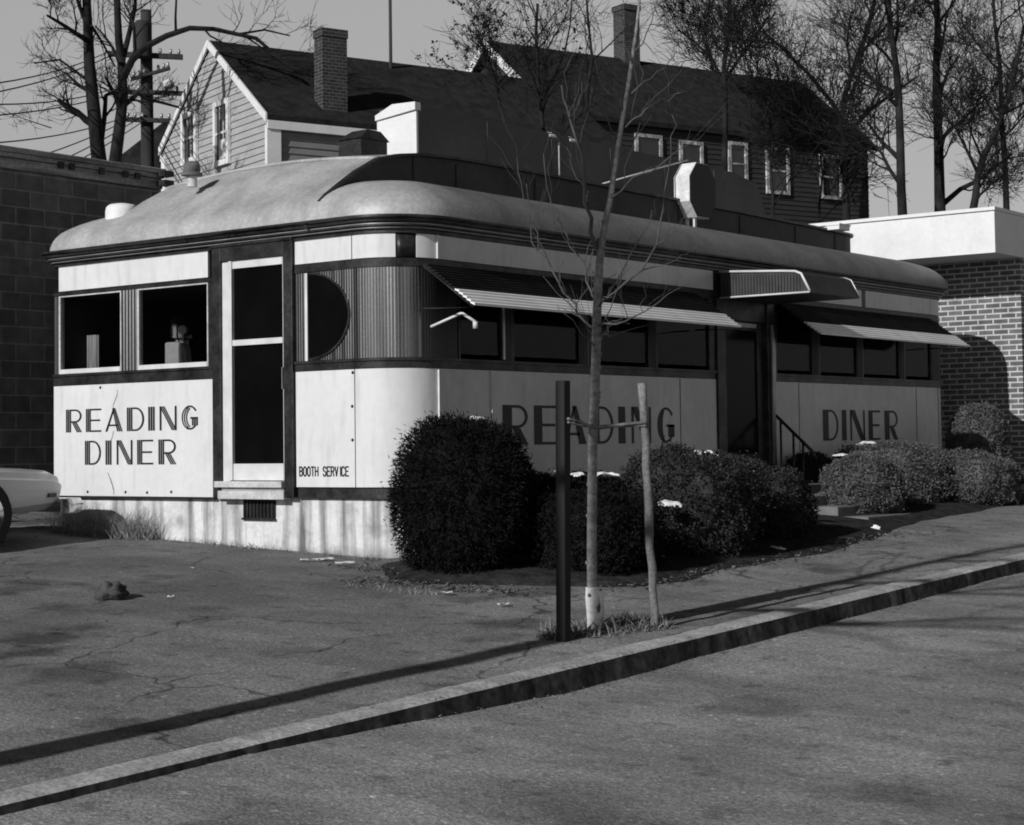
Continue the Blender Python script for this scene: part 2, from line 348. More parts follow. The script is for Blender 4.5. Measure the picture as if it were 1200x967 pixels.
# ------------------------------------------------------------------ the diner
W, L, R = 4.742, 11.5, 0.5
A0 = W-R; ARC = R*PI/2; B0 = L-2*R
def sx(x): return x+W                     # path position of a point on the end wall
def sy(y): return A0+ARC+(y-R)            # ... on the long wall
STOT = A0+ARC+B0+ARC+(W-R)
def pt(s, o=0.0):
    if s <= A0: return V((-W+s, -o, 0))
    s -= A0
    if s <= ARC: a = -PI/2+s/R; return V((-R+(R+o)*math.cos(a), R+(R+o)*math.sin(a), 0))
    s -= ARC
    if s <= B0: return V((o, R+s, 0))
    s -= B0
    if s <= ARC: a = s/R; return V((-R+(R+o)*math.cos(a), L-R+(R+o)*math.sin(a), 0))
    s -= ARC
    return V((-R-s, L+o, 0))
def stations(s0, s1, step=.045, straight=3.0):
    out = [s0]; s = s0
    brk = [A0, A0+ARC, A0+ARC+B0, A0+2*ARC+B0]
    while s < s1-1e-6:
        onarc = (A0-1e-6 <= s < A0+ARC-1e-6) or (A0+ARC+B0-1e-6 <= s < A0+2*ARC+B0-1e-6)
        nx = s+(step if onarc else straight)
        for k in brk:
            if s+1e-6 < k < nx: nx = k
        s = min(nx, s1); out.append(s)
    return out
def strip(s0, s1, z0, z1, o=0.0, t=0.03, mb=None):
    b = mb or MB(); rings = []
    for s in stations(s0, s1):
        p, q = pt(s, o), pt(s, o-t); rings.append([V((p.x, p.y, z0)), V((p.x, p.y, z1)), V((q.x, q.y, z1)), V((q.x, q.y, z0))])
    b.loft(rings); return b
def ring(o, z, n=10, rmin=.02, rl=.06):
    x0, x1, y0, y1 = -W-o, o, -o, L+o; pts = []
    rr = max(R+o, rmin); rl_ = max(rl+o, min(rmin, .3))
    for cx, cy, r_, a0 in ((x0, y0, rl_, PI), (x1, y0, rr, 1.5*PI), (x1, y1, rr, 0), (x0, y1, rl_, .5*PI)):
        sxn = 1 if cx == x0 else -1; syn = 1 if cy == y0 else -1
        for k in range(n+1):
            a = a0+.5*PI*k/n; pts.append(V((cx+sxn*r_+r_*math.cos(a), cy+syn*r_+r_*math.sin(a), z)))
    return pts
diner = empty('diner', (-W/2, L/2, gz(-W/2, L/2)), 'white enamel railcar diner with READING DINER lettering, rounded corners and vaulted metal roof', 'diner')
def dbuild(b, name, m, parent=None, **k):
    o = b.build(name, m, diner if parent is None else parent, **k); return o
# structure inside: lower and upper shells plus blank back and far walls
b = MB(); b.loft([ring(-.05, -.12), ring(-.05, 1.10)]); b.loft([ring(-.05, 1.94), ring(-.05, 2.6)])
strip(sy(L-R), STOT, 1.10, 1.94, -.05, .04, b); b.box(-W+.05, -W+.10, .06, L-.1, 1.10, 1.94)
wall = dbuild(b, 'wall', INNER)
b = MB(); b.loft([ring(-.045, -1.25), ring(-.045, -.085)]); foundation = dbuild(b, 'foundation', CONC)
# ventilation grille in the foundation
b = MB(); x0 = aty(286, 590, .04).x; x1 = aty(323, 590, .04).x; zt = -.1; zb = aty(300, 607, .04).z
b.box(x0, x1, .028, .044, zb, zt-.005)
g = dbuild(b, 'vent_grille', DARK, foundation)
b = MB(); nb = 9
for i in range(nb):
    x = x0+(x1-x0)*(i+.5)/nb; b.box(x-.008, x+.008, .014, .0275, zb, zt-.01)
b.box(x0-.012, x1+.012, .016, .0275, zb-.02, zb)
dbuild(b, 'grille_bar', TRIM, foundation)
# dark base band to the right of the front door, along the long side too
strip(sx(-1.263), sy(5.28), -.105, -.006, -.01, .03).build('base_trim', TRIM, diner)
strip(sy(6.51), sy(L-R)+ARC, -.105, -.006, -.01, .03).build('base_trim', TRIM, diner)
b = strip(sx(-4.735), sx(-2.34), -.118, -.101, .012, .05); dbuild(b, 'base_trim', TRIM)
# enamel panels, lower row (end wall then long wall)
panels = {}
def panel(key, s0, s1, z0, z1, m, o=0.012, name='enamel_panel', gap=.005):
    b = strip(s0+gap, s1-gap, z0, z1, o, .03); ob = dbuild(b, name, m, smooth=True, angle=30); panels[key] = ob; return ob
panel('left', sx(-4.742), sx(-2.335), -.10, 1.022, ENAMEL)
panel('booth', sx(-1.263), sx(-.528), 0, 1.05, ENAMEL)
panel('corner', sx(-.528), sy(.497), 0, 1.05, ENAMEL)
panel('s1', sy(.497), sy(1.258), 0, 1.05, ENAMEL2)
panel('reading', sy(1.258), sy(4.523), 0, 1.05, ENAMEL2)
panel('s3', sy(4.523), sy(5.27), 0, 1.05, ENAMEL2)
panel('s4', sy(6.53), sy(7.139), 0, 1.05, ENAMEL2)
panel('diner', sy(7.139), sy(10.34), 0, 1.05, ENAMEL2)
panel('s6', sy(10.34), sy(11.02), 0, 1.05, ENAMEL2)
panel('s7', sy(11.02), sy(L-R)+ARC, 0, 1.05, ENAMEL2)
# frieze row
F0, F1 = 2.037, 2.25
panel('f1', sx(-4.66), sx(-2.415), 2.0, F1, ENAMEL, name='frieze_panel')
panel('f2', sx(-1.263), sx(-.55), F0, F1, ENAMEL, name='frieze_panel')
panel('f3', sx(-.55), sx(-.12)-.0, F0, F1, ENAMEL, name='frieze_panel')
panel('f4', sx(-R)+.56, sy(.497), F0, F1, ENAMEL, name='frieze_panel')
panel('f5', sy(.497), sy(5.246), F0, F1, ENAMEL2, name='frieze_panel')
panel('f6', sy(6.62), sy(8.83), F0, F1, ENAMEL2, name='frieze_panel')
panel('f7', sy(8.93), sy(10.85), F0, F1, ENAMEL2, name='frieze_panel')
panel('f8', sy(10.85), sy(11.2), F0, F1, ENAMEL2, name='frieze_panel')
dbuild(strip(sx(-.115), sx(-R)+.55, F0, F1, .006, .03), 'frieze_cap', TRIM, smooth=True)
dbuild(strip(sy(5.255), sy(6.61), 1.95, F1, -.004, .03), 'frieze_cap', TRIM)
dbuild(strip(sy(8.84), sy(8.92), F0, F1, .006, .03), 'frieze_cap', TRIM)
# seam battens that catch the sun
def batten(s, z0, z1, m=TRIML, w_=.012, o=.022):
    b = strip(s-w_/2, s+w_/2, z0, z1, o, .02); return dbuild(b, 'seam_batten', m)
for y_, a_, c_ in ((.497, .02, 1.04), (1.258, .02, 1.04), (.497, F0, F1)): batten(sy(y_), a_, c_, FRAME, .014, .034)
for y in (4.523, 7.139, 10.34, 11.02): batten(sy(y), .02, 1.04, TRIM, .01, .016)
batten(sx(-.528), .0, 1.05, TRIM, .008, .0135); batten(sx(-.55), F0, F1, TRIM, .008, .0135)
# rivets / screw heads on the left sign panel and corner seam
for (x, z) in [(-4.2, -.06), (-3.62, -.06), (-3.3, -.062), (-2.95, -.055), (-.56, .42), (-.56, .72), (-.55, 1.02), (-4.0, .99)]:
    b = MB(); b.hexa([(x+.016*math.cos(a), -.0125, z+.016*math.sin(a)) for a in lin(0, 5.5, 8)], [(x+.012*math.cos(a), -.019, z+.012*math.sin(a)) for a in lin(0, 5.5, 8)])
    dbuild(b, 'screw_head', TRIM)
# horizontal bands
def band(s0, s1, z0, z1, o, m, name='belt_trim'): return dbuild(strip(s0, s1, z0, z1, o, .06), name, m, smooth=True, angle=30)
for s0, s1 in ((sx(-4.742), sx(-2.335)), (sx(-1.263), sy(5.27)), (sy(6.53), STOT-1.5)):
    band(s0, s1, 1.054 if s0 else 1.026, 1.12, .016, TRIM); band(s0, s1, 1.12, 1.145, .030, TRIM)
    band(s0, s1, 1.955, 1.99 if not s0 else 2.03, .014, TRIM)
# windows on the end wall
def window(s0, s1, z0, z1, fr=.035, o=.012, lm=FRAME, sill=True):
    b = MB()
    strip(s0, s0+fr, z0, z1, o, .05, b); strip(s1-fr*.6, s1, z0, z1, o, .05, b); strip(s0+fr, s1-fr*.6, z1-.012, z1, o, .05, b)
    f = dbuild(b, 'window', lm)
    b = strip(s0+fr, s1-fr*.6, z0+.045, z1-.012, -.012, .006); dbuild(b, 'pane', GLASS, f)
    if sill:
        b = strip(s0+fr, s1-fr*.6, z0, z0+.045, o+.006, .05); dbuild(b, 'sill', FRAME, f)
    return f
def fluted(s0, s1, z0, z1, o=.012, pitch=.024, amp=.006, hole=None):
    b = MB(); n = max(2, int(round((s1-s0)/pitch))); ss = []
    for i in range(n):
        a = s0+(s1-s0)*i/n; c = (s1-s0)/n
        ss += [(a, 0), (a+c*.3, amp), (a+c*.7, amp)]
    ss.append((s1, 0)); rings = []
    for s, e in ss:
        p, q = pt(s, o+e), pt(s, o-.04); rings.append([V((p.x, p.y, z0)), V((p.x, p.y, z1)), V((q.x, q.y, z1)), V((q.x, q.y, z0))])
    b.loft(rings); return b
Z0, Z1 = 1.147, 1.95
window(sx(-4.657), sx(-3.68), Z0, Z1, .026, .012, STILE); window(sx(-3.44), sx(-2.42), Z0, Z1, .026, .012, STILE)
dbuild(fluted(sx(-4.735), sx(-4.66), Z0, Z1, .008), 'stainless_mullion', FLUTE)
dbuild(fluted(sx(-3.677), sx(-3.443), Z0, Z1, .010, .045, .008), 'stainless_mullion', FLUTE)
dbuild(strip(sx(-2.418), sx(-2.336), Z0, Z1, .010, .05), 'stainless_mullion', TRIM)
# fluted stainless corner with the half-round window
dbuild(fluted(sx(-R)+.602, sy(.78), Z0, Z1, .010, .030, .0022), 'stainless_cladding', FLUTE_SHADE)
cl = dbuild(fluted(sx(-1.262), sx(-R)+.60, Z0, Z1, .010, .030, .0022), 'stainless_cladding', FLUTE)
b = MB(); cxh, czh, rx_, rz_ = -1.085, 1.55, .50, .385
arc = [(cxh+rx_*math.sin(a), czh+rz_*math.cos(a)) for a in lin(0, PI, 36)]
b.hexa([(x, -.017, z) for x, z in arc], [(x, -.021, z) for x, z in arc])
hw = dbuild(b, 'half_round_window', DGLASS)
b = MB()
b.box(cxh-.032, cxh, -.034, -.0165, czh-rz_-.02, czh+rz_+.01)
dbuild(b, 'frame', FRAME, hw)
b = MB(); b.loft([[(x+.014*math.sin(a), -.0165, z+.014*math.cos(a)), (x+.014*math.sin(a), -.028, z+.014*math.cos(a)), (x-.004*math.sin(a), -.028, z-.004*math.cos(a)), (x-.004*math.sin(a), -.0165, z-.004*math.cos(a))] for (x, z), a in zip(arc, lin(0, PI, 36))])
dbuild(b, 'rim', TRIM, hw, smooth=True, angle=40)
# long-side windows
ws = [(.80, 1.45), (1.60, 2.70), (2.83, 3.95), (4.08, 5.16), (6.62, 7.52), (7.67, 8.68), (8.82, 9.88), (10.02, 10.85)]
for i, (a, c) in enumerate(ws):
    window(sy(a), sy(c), Z0, Z1, .03, .008, TRIM, sill=False)
    nxt = ws[i+1][0] if i+1 < len(ws) else None
    if nxt and nxt-c < .5: dbuild(fluted(sy(c)+.003, sy(nxt)-.003, Z0, Z1, .010, .045, .006), 'stainless_mullion', FLUTE_SHADE)
dbuild(strip(sy(1.447), sy(1.468), Z0+.01, Z1-.3, .026, .03), 'stainless_mullion', TRIML)
dbuild(strip(sy(5.165), sy(5.27), Z0, Z1, .01, .05), 'stainless_mullion', TRIM); dbuild(strip(sy(6.53), sy(6.612), Z0, Z1, .01, .05), 'stainless_mullion', TRIM)
dbuild(fluted(sy(10.86), sy(L-R)+ARC, Z0, Z1, .010, .030, .003), 'stainless_cladding', FLUTE_SHADE)
# front door
dr = MB()
dr.box(-2.333, -2.215, -.045, .05, -.10, 2.262); dr.box(-1.385, -1.268, -.045, .05, -.10, 2.262); dr.box(-2.215, -1.385, -.045, .05, 2.13, 2.262)
dr.box(-2.36, -1.262, -.056, -.01, 2.264, 2.29)
front = dbuild(dr, 'front_door', TRIM, bevel=.006)
b = MB(); b.box(-2.212, -2.12, -.02, .03, .0, 2.128); b.box(-2.118, -2.075, -.034, .03, .06, 2.128); b.box(-1.412, -1.388, -.02, .03, .06, 2.128)
b.box(-2.073, -1.414, -.022, .03, 2.055, 2.128); b.box(-2.073, -1.414, -.026, .03, 1.325, 1.378); b.box(-2.073, -1.414, -.022, .03, .06, .215)
dbuild(b, 'door_frame', FRAME, front)
b = MB(); b.box(-2.073, -1.414, .0, .006, 1.38, 2.053); dbuild(b, 'pane', DGLASS, front)
b = MB(); b.box(-2.073, -1.414, .0, .006, .217, 1.323); dbuild(b, 'pane', DGLASS, front)
b = MB(); b.box(-2.26, -1.37, -.10, .03, -.005, .052); b.box(-2.2, -1.38, -.055, .02, -.035, -.007); b.box(-2.24, -1.37, -.07, .03, -.115, -.037)
dbuild(b, 'threshold', STILE, front, bevel=.004)
b = MB(); b.box(-1.402, -1.394, -.05, -.021, .9, 1.1); dbuild(b, 'handle', TRIML, front)
# side door
b = MB(); b.box(-.06, .035, 5.275, 5.42, -.10, 1.95); b.box(-.06, .05, 6.36, 6.525, -.10, 1.95); b.box(-.06, .03, 5.42, 6.36, 1.72, 1.95)
side = dbuild(b, 'side_door', TRIM, bevel=.006)
b = MB(); b.box(-.045, -.012, 5.425, 5.53, -.08, 1.715); b.box(-.045, -.012, 6.22, 6.355, -.08, 1.715); b.box(-.045, -.012, 5.53, 6.22, 1.62, 1.715); b.box(-.045, -.012, 5.53, 6.22, .0, .22)
dbuild(b, 'door_frame', TRIM, side)
b = MB(); b.box(-.012, -.004, 5.55, 6.2, 1.655, 1.70); dbuild(b, 'closer_bar', TRIML, side)
b = MB(); b.box(-.04, -.03, 5.53, 6.22, .22, 1.62); dbuild(b, 'pane', DGLASS, side)
b = MB(); b.tube([(.055, 6.44, .1), (.075, 6.43, .9), (.07, 6.45, 1.45), (.055, 6.44, 1.7)], [.022, .03, .034, .02]); dbuild(b, 'conduit', TRIML, side, smooth=True)
# eaves: stepped moulding, vaulted canopy, monitor
OV = .15
b = MB(); b.loft([ring(o, z, 12, .05) for o, z in ((-.02, 2.235), (.03, 2.255), (.03, 2.285), (.055, 2.288), (.055, 2.31), (.085, 2.314), (.085, 2.345), (.12, 2.350), (.125, 2.372), (OV-.01, 2.376), (OV+.012, 2.385), (OV+.012, 2.402), (OV-.004, 2.408))])
dbuild(b, 'eave_moulding', TRIM, smooth=True, angle=25)
b = MB(); b.loft([ring(.0875, 2.326, 12, .05), ring(.0945, 2.330, 12, .05), ring(.0875, 2.336, 12, .05)], cap=False); b.loft([ring(.057, 2.294, 12, .05), ring(.062, 2.297, 12, .05), ring(.057, 2.301, 12, .05)], cap=False)
dbuild(b, 'eave_bead', TRIML, smooth=True)
DM = .9
b = MB(); rr = []
for k in range(15):
    a = .5*PI*k/14; o = OV-(OV+DM+.05)*(1-math.cos(a)); z = 2.405+.455*math.sin(a); rr.append(ring(o, z, 14, .42, .25))
b.loft(rr)
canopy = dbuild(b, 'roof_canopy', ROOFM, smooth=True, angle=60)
XL, XR = -3.86, -.90
ctrl = [(-.06, 2.57), (.03, 2.645), (.2, 2.76), (.42, 2.90), (.72, 3.055), (1.0, 3.125), (1.35, 3.175), (1.9, 3.20), (2.6, 3.205), (4, 3.20), (6, 3.19), (8, 3.175), (9.6, 3.16), (10.2, 3.15)]
yE, rE = 10.85, .75
secs = []
def monsec(y, z, xl, xr):
    n = 14; p = [V((xl, y, 2.5))]
    for k in range(n+1):
        t = k/n; x = xl+(xr-xl)*t; p.append(V((x, y, z+.10*(1-(2*t-1)**2)*min(1, max(0, (z-2.6)/.55)))))
    p.append(V((xr, y, 2.5))); return p
fine = []
for i in range(len(ctrl)-1):
    (ya, za), (yb, zb_) = ctrl[i], ctrl[i+1]; m_ = 4 if yb < 2 else 2
    for k in range(m_): fine.append((ya+(yb-ya)*k/m_, za+(zb_-za)*k/m_))
fine.append(ctrl[-1])
for y, z in fine: secs.append(monsec(y, z, XL, XR))
for k in range(1, 9):
    a = .5*PI*k/8; y = 10.2+(yE-10.2)*math.sin(a); ins = rE*(1-math.cos(a)); secs.append(monsec(y, 3.15, XL+ins, XR-ins))
b = MB(); b.loft(secs)
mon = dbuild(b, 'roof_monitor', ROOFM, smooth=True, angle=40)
# painted side wall skin of the monitor and its projecting rim
wallp = [V((XR+.004, y, z)) for y, z in fine]
for k in range(1, 9):
    a = .5*PI*k/8; wallp.append(V((XR-rE*(1-math.cos(a))+.004, 10.2+(yE-10.2)*math.sin(a)+.004, 3.15)))
b = MB()
for i in range(len(wallp)-1):
    p, q = wallp[i], wallp[i+1]; b.quad((p.x, p.y, 2.5), (q.x, q.y, 2.5), (q.x, q.y, q.z-.004), (p.x, p.y, p.z-.004))
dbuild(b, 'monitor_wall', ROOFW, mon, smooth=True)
for y in (1.25, 1.9, 3.2, 4.6, 6.0, 7.4, 8.8, 9.9):
    b = MB(); b.box(XR+.006, XR+.014, y-.01, y+.01, 2.7, 3.14); dbuild(b, 'seam_batten', ROOFW, mon)
b = MB(); rings = []
for i, p in enumerate(wallp):
    q = wallp[min(i+1, len(wallp)-1)]; o_ = wallp[max(i-1, 0)]; t = (q-o_).normalized(); nrm = V((t.y, -t.x, 0)).normalized()
    e = .01+.035*min(1, max(0, (p.z-2.62)/.3))
    rings.append([p+V((0, 0, -.012))-nrm*.02, p+nrm*e+V((0, 0, -.012)), p+nrm*e+V((0, 0, .016)), p+V((0, 0, .02))-nrm*.03])
b.loft(rings); dbuild(b, 'monitor_rim', TRIM, mon, smooth=True, angle=40)
# sheet seam on the end slope of the monitor
b = MB(); sec = monsec(.76, 3.072, XL+.02, XR-.02)[1:-1]
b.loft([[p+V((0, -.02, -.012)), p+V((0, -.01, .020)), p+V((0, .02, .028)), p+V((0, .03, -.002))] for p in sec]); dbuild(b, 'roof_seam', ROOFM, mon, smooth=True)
b = MB()
for x in (-3.3, -1.9, -2.6): b.box(x-.012, x+.012, -.02, .02, 2.42, 2.44)
# small dark rivet plugs low on the end canopy
for u, v in ((217, 281), (268, 274), (359, 266), (130, 289)):
    b = MB(); p = aty(u, v, -.12); b.tube([p+V((0, .03, 0)), p+V((0, -.012, 0))], .02, 8)
    dbuild(b, 'roof_plug', TRIM, canopy)
# roof ventilators on the diner
def roof_vent_round():
    p = atd(225, 206, 17.9); b = MB(); zb = 2.95
    b.tube([(p.x, p.y, zb), (p.x, p.y, p.z)], .05, 14)
    v_ = dbuild(b, 'roof_vent', STILE, canopy, smooth=True, angle=40)
    b = MB(); prof = [(.0, .15), (.05, .14), (.075, .11), (.085, .06), (.075, .035), (.105, .02), (.105, .0), (.05, -.01)]
    b.loft([[V((p.x+r*math.cos(2*PI*k/14), p.y+r*math.sin(2*PI*k/14), p.z+z)) for k in range(14)] for r, z in prof])
    dbuild(b, 'vent_cowl', STONEL, canopy, smooth=True, angle=40)
roof_vent_round()
p = atd(143, 250, 18.6); b = MB()
b.loft([[V((p.x+r*math.cos(2*PI*k/16), p.y+r*math.sin(2*PI*k/16), p.z+z)) for k in range(16)] for r, z in ((.17, -.5), (.17, .02), (.16, .06), (.13, .085), (.05, .10))])
dbuild(b, 'roof_vent', WHITE, canopy, smooth=True, angle=50)
p = atd(425, 180, 18.6); b = MB(); b.box(p.x-.15, p.x+.16, p.y-.2, p.y+.2, p.z-.3, p.z+.12)
pts = [(p.x-.15+.31*t, p.z+.12+.07*math.sin(PI*(.12+.6*t))) for t in lin(0, 1, 8)]
b.hexa([(p.x-.17, p.y-.22, p.z+.122), (p.x+.18, p.y-.22, p.z+.122), (p.x+.18, p.y+.22, p.z+.122), (p.x-.17, p.y+.22, p.z+.122)], [(p.x-.05, p.y-.1, p.z+.22), (p.x+.16, p.y-.1, p.z+.22), (p.x+.16, p.y+.1, p.z+.22), (p.x-.05, p.y+.1, p.z+.22)])
dbuild(b, 'vent_box', TRIM, mon)
p = aty(978, 273, 9.6); b = MB(); b.box(p.x-.115, p.x+.07, 9.6, 9.9, 3.15, p.z+.10); b.box(p.x-.125, p.x+.08, 9.59, 9.91, p.z+.102, p.z+.125)
dbuild(b, 'vent_box', WHITE, mon)
# awnings (slatted aluminium) and hood
def awning(y0, y1, zt=1.99, zb_=1.585, xo=.60, split=.62):
    X_ = lambda t: .03+(xo-.03)*t; Z_ = lambda t: zt+(zb_-zt)*t
    def slats(t0, t1, n, lift, e):
        b = MB()
        for k in range(n):
            a, c = t0+(t1-t0)*k/n, t0+(t1-t0)*(k+1)/n
            b.hexa([(X_(a), y0-e, Z_(a)-.024+lift), (X_(c)+.006, y0-e, Z_(c)-.016+lift), (X_(c)+.006, y1+e, Z_(c)-.016+lift), (X_(a), y1+e, Z_(a)-.024+lift)], [(X_(a), y0-e, Z_(a)-.010+lift), (X_(c)+.006, y0-e, Z_(c)+.006+lift), (X_(c)+.006, y1+e, Z_(c)+.006+lift), (X_(a), y1+e, Z_(a)-.010+lift)])
        return b
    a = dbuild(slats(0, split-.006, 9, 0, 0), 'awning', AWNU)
    dbuild(slats(split, 1, 5, .004, .003), 'awning_valance', AWN, a)
    for y in (y0-.012, y1+.012):
        b = MB(); b.tube([(.03, y, zt-.03), (xo, y, zb_-.03), (.03, y, zb_-.01)], .010, 6); dbuild(b, 'awning_frame', TRIM, a, smooth=True)
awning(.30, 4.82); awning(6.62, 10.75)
b = MB(); ap = [atx(505, 383, .07), atx(541, 367, .36), atx(557, 377, .5)]
b.tube([ap[0], ap[0].lerp(ap[1], .5), ap[1]-V((0.01, 0, 0.002)), ap[1]+V((.02, -.01, -.006)), ap[2]], .013, 8); b.tube([ap[2], ap[2]+V((0, 0, -.06))], .022, 8)
dbuild(b, 'awning_arm', FRAME, smooth=True)
HY0, HY1, HX = 5.36, 6.50, 1.15
prof = [(.03, 1.945), (.03, 2.245), (.8, 2.20), (.98, 2.185), (1.05, 2.155), (1.10, 2.06), (HX, 1.965), (HX, 1.945)]
b = MB(); b.loft([[V((x, y, z)) for x, z in prof] for y in (HY0, HY1)])
hood = dbuild(b, 'door_hood', AWND)
b = MB(); n = 26
for k in range(n):
    x = .06+(1.04-.06)*(k+.5)/n; zt = 2.235-.06*(x/1.0)-.012
    b.box(x-.010, x+.010, HY0-.014, HY0-.002, 1.965, zt-.012)
dbuild(b, 'hood_rib', AWND, hood)
def edge_tube(y, r=.014):
    b = MB(); b.tube([(x, y, z) for x, z in prof[1:-1]], r, 8); b.tube([(.03, y, 1.952), (HX, y, 1.952)], r*.8, 8); return b
dbuild(edge_tube(HY0-.012), 'hood_rim', FRAME, hood, smooth=True)
dbuild(edge_tube(HY1+.012, .010), 'hood_rim', TRIML, hood, smooth=True)

# ------------------------------------------------------------------ lettering
def letter_strips(ch, k, thin=.115, t=.32):
    """polygons in a unit box; the heavy strokes are k parallel strips"""
    P = []
    def heavy(x0a, x0b, y0, x1a, x1b, y1):
        if k == 1: P.append([(x0a, y0), (x0b, y0), (x1b, y1), (x1a, y1)]); return
        gapf = .085; wv = (1-gapf*(k-1))/k
        for i in range(k):
            a = i*(wv+gapf); c = a+wv
            P.append([(x0a+(x0b-x0a)*a, y0), (x0a+(x0b-x0a)*c, y0), (x1a+(x1b-x1a)*c, y1), (x1a+(x1b-x1a)*a, y1)])
    def rect(x0, y0, x1, y1): P.append([(x0, y0), (x1, y0), (x1, y1), (x0, y1)])
    def arcb(cx, cy, rx, ry, a0, a1, tx=thin, ty=None, n=14):
        ty = ty or thin*.62
        for i in range(n):
            b0, b1 = a0+(a1-a0)*i/n, a0+(a1-a0)*(i+1)/n
            P.append([(cx+rx*math.cos(b0), cy+ry*math.sin(b0)), (cx+rx*math.cos(b1), cy+ry*math.sin(b1)),
                      (cx+(rx-tx)*math.cos(b1), cy+(ry-ty)*math.sin(b1)), (cx+(rx-tx)*math.cos(b0), cy+(ry-ty)*math.sin(b0))])
    h = thin*.62
    if ch == 'I': heavy(0, 1, 0, 0, 1, 1)
    elif ch == 'D':
        heavy(0, t, 0, 0, t, 1); rect(t, 1-h, .5, 1); rect(t, 0, .5, h); arcb(.5, .5, .5, .5, PI/2, -PI/2)
    elif ch == 'E':
        heavy(0, t, 0, 0, t, 1); rect(t, 1-h, 1, 1); rect(t, 0, 1, h); rect(t, .5-h/2, .93, .5+h/2)
    elif ch == 'R':
        heavy(0, t, 0, 0, t, 1); rect(t, 1-h, .58, 1); rect(t, .42, .58, .42+h); arcb(.58, .71, .40, .29, PI/2, -PI/2)
        heavy(.68, 1.0, 0, .38, .38+.30, .42)
    elif ch == 'A':
        P.append([(0, 0), (thin*1.1, 0), (.5+thin*.3, .96), (.46, 1)]); heavy(.68, 1.0, 0, .40, .58, 1); rect(.20, .23, .70, .23+h)
    elif ch == 'N':
        rect(0, 0, thin, 1); rect(1-thin, 0, 1, 1); heavy(1-t*.9, 1.0, 0, 0, t*.9, 1)
    elif ch == 'G':
        tt = .30
        if k == 1: arcb(.5, .5, .5, .5, .66*PI, 1.36*PI, tt, .06, 16)
        else:
            for i in range(k): arcb(.5+i*.11, .5, .5-.02*i, .5-.02*i, (.62+.02*i)*PI, (1.38-.02*i)*PI, .075, .05, 14)
        arcb(.5, .5, .5, .5, .2*PI, .67*PI); arcb(.5, .5, .5, .5, 1.34*PI, 1.78*PI)
        heavy(.62, .98, .17, .62, .98, .52); rect(.52, .52-h, .98, .52)
    return P
def letters_obj(spec, mapf, parent, name='lettering', k=1, **kw):
    b = MB()
    for ch, s0, s1, z0, z1 in spec:
        for pl in letter_strips(ch, k, **kw):
            q = [mapf(s0+(s1-s0)*x, z0+(z1-z0)*y) for x, y in pl]
            a = q[0]; n = (V(q[1])-V(a)).cross(V(q[2])-V(a))
            b.poly(q)
    o = b.build(name, PAINT, None); o.parent = parent; o.matrix_parent_inverse = parent.matrix_world.inverted(); return o
bpy.context.view_layer.update()
def endmap(s, z): return (s, -.0155, z)
def sidemap(s, z): return (.0155, s, z)
def px_end(u, v): p = aty(u, v, -.015); return p
zt1, zb1 = aty(100, 479.5, 0).z, aty(100, 506.5, 0).z
spec = [(ch, aty(60+a/6, 492, 0).x, aty(60+c/6, 492, 0).x, zb1, zt1) for ch, a, c in (('R', 112, 224), ('E', 252, 360), ('A', 388, 510), ('D', 540, 662), ('I', 690, 736), ('N', 770, 890), ('G', 925, 1042))]
zt2, zb2 = aty(150, 515.8, 0).z, aty(150, 544.5, 0).z
spec += [(ch, aty(60+a/6, 530, 0).x, aty(60+c/6, 530, 0).x, zb2, zt2) for ch, a, c in (('D', 245, 358), ('I', 390, 432), ('N', 468, 580), ('E', 612, 725), ('R', 762, 888))]
letters_obj(spec, endmap, panels['left'], k=3)
spec = [(ch, atx(560+a/3.72, 497, 0).y, atx(560+c/3.72, 497, 0).y, .356, .733) for ch, a, c in (('R', 103, 215), ('E', 240, 338), ('A', 366, 468), ('D', 490, 586), ('I', 608, 638), ('N', 665, 750), ('G', 778, 853))]
letters_obj(spec, sidemap, panels['reading'], k=1, t=.36)
spec = [(ch, atx(840+a/3.692, 498, 0).y, atx(840+c/3.692, 498, 0).y, .356, .733) for ch, a, c in (('D', 455, 522), ('I', 537, 557), ('N', 573, 637), ('E', 652, 703), ('R', 722, 780))]
letters_obj(spec, sidemap, panels['diner'], k=1, t=.36)
# BOOTH SERVICE in thin gothic capitals
ST = {'B': [[(0, 0), (0, 1), (.7, 1), (.95, .88), (.95, .64), (.7, .53), (0, .53)], [(.7, .53), (1, .4), (1, .14), (.72, 0), (0, 0)]],
      'O': [[(.3, 0), (.0, .2), (0, .8), (.3, 1), (.7, 1), (1, .8), (1, .2), (.7, 0), (.3, 0)]], 'T': [[(0, 1), (1, 1)], [(.5, 1), (.5, 0)]],
      'H': [[(0, 0), (0, 1)], [(1, 0), (1, 1)], [(0, .52), (1, .52)]], 'S': [[(0, .18), (.25, 0), (.75, 0), (1, .2), (.95, .42), (.08, .6), (0, .8), (.25, 1), (.75, 1), (1, .84)]],
      'E': [[(1, 1), (0, 1), (0, 0), (1, 0)], [(0, .52), (.8, .52)]], 'R': [[(0, 0), (0, 1), (.7, 1), (1, .86), (1, .64), (.7, .5), (0, .5)], [(.6, .5), (1, 0)]],
      'V': [[(0, 1), (.5, 0), (1, 1)]], 'I': [[(.5, 0), (.5, 1)]], 'C': [[(1, .82), (.72, 1), (.28, 1), (0, .8), (0, .2), (.28, 0), (.72, 0), (1, .18)]]}
b = MB(); xs0, xs1 = aty(352.5, 553, 0).x, aty(411.3, 552, 0).x; zz0, zz1 = aty(380, 557.7, 0).z, aty(380, 547.3, 0).z
txt = 'BOOTH SERVICE'; cw = (xs1-xs0)/(len(txt)-.35); x = xs0
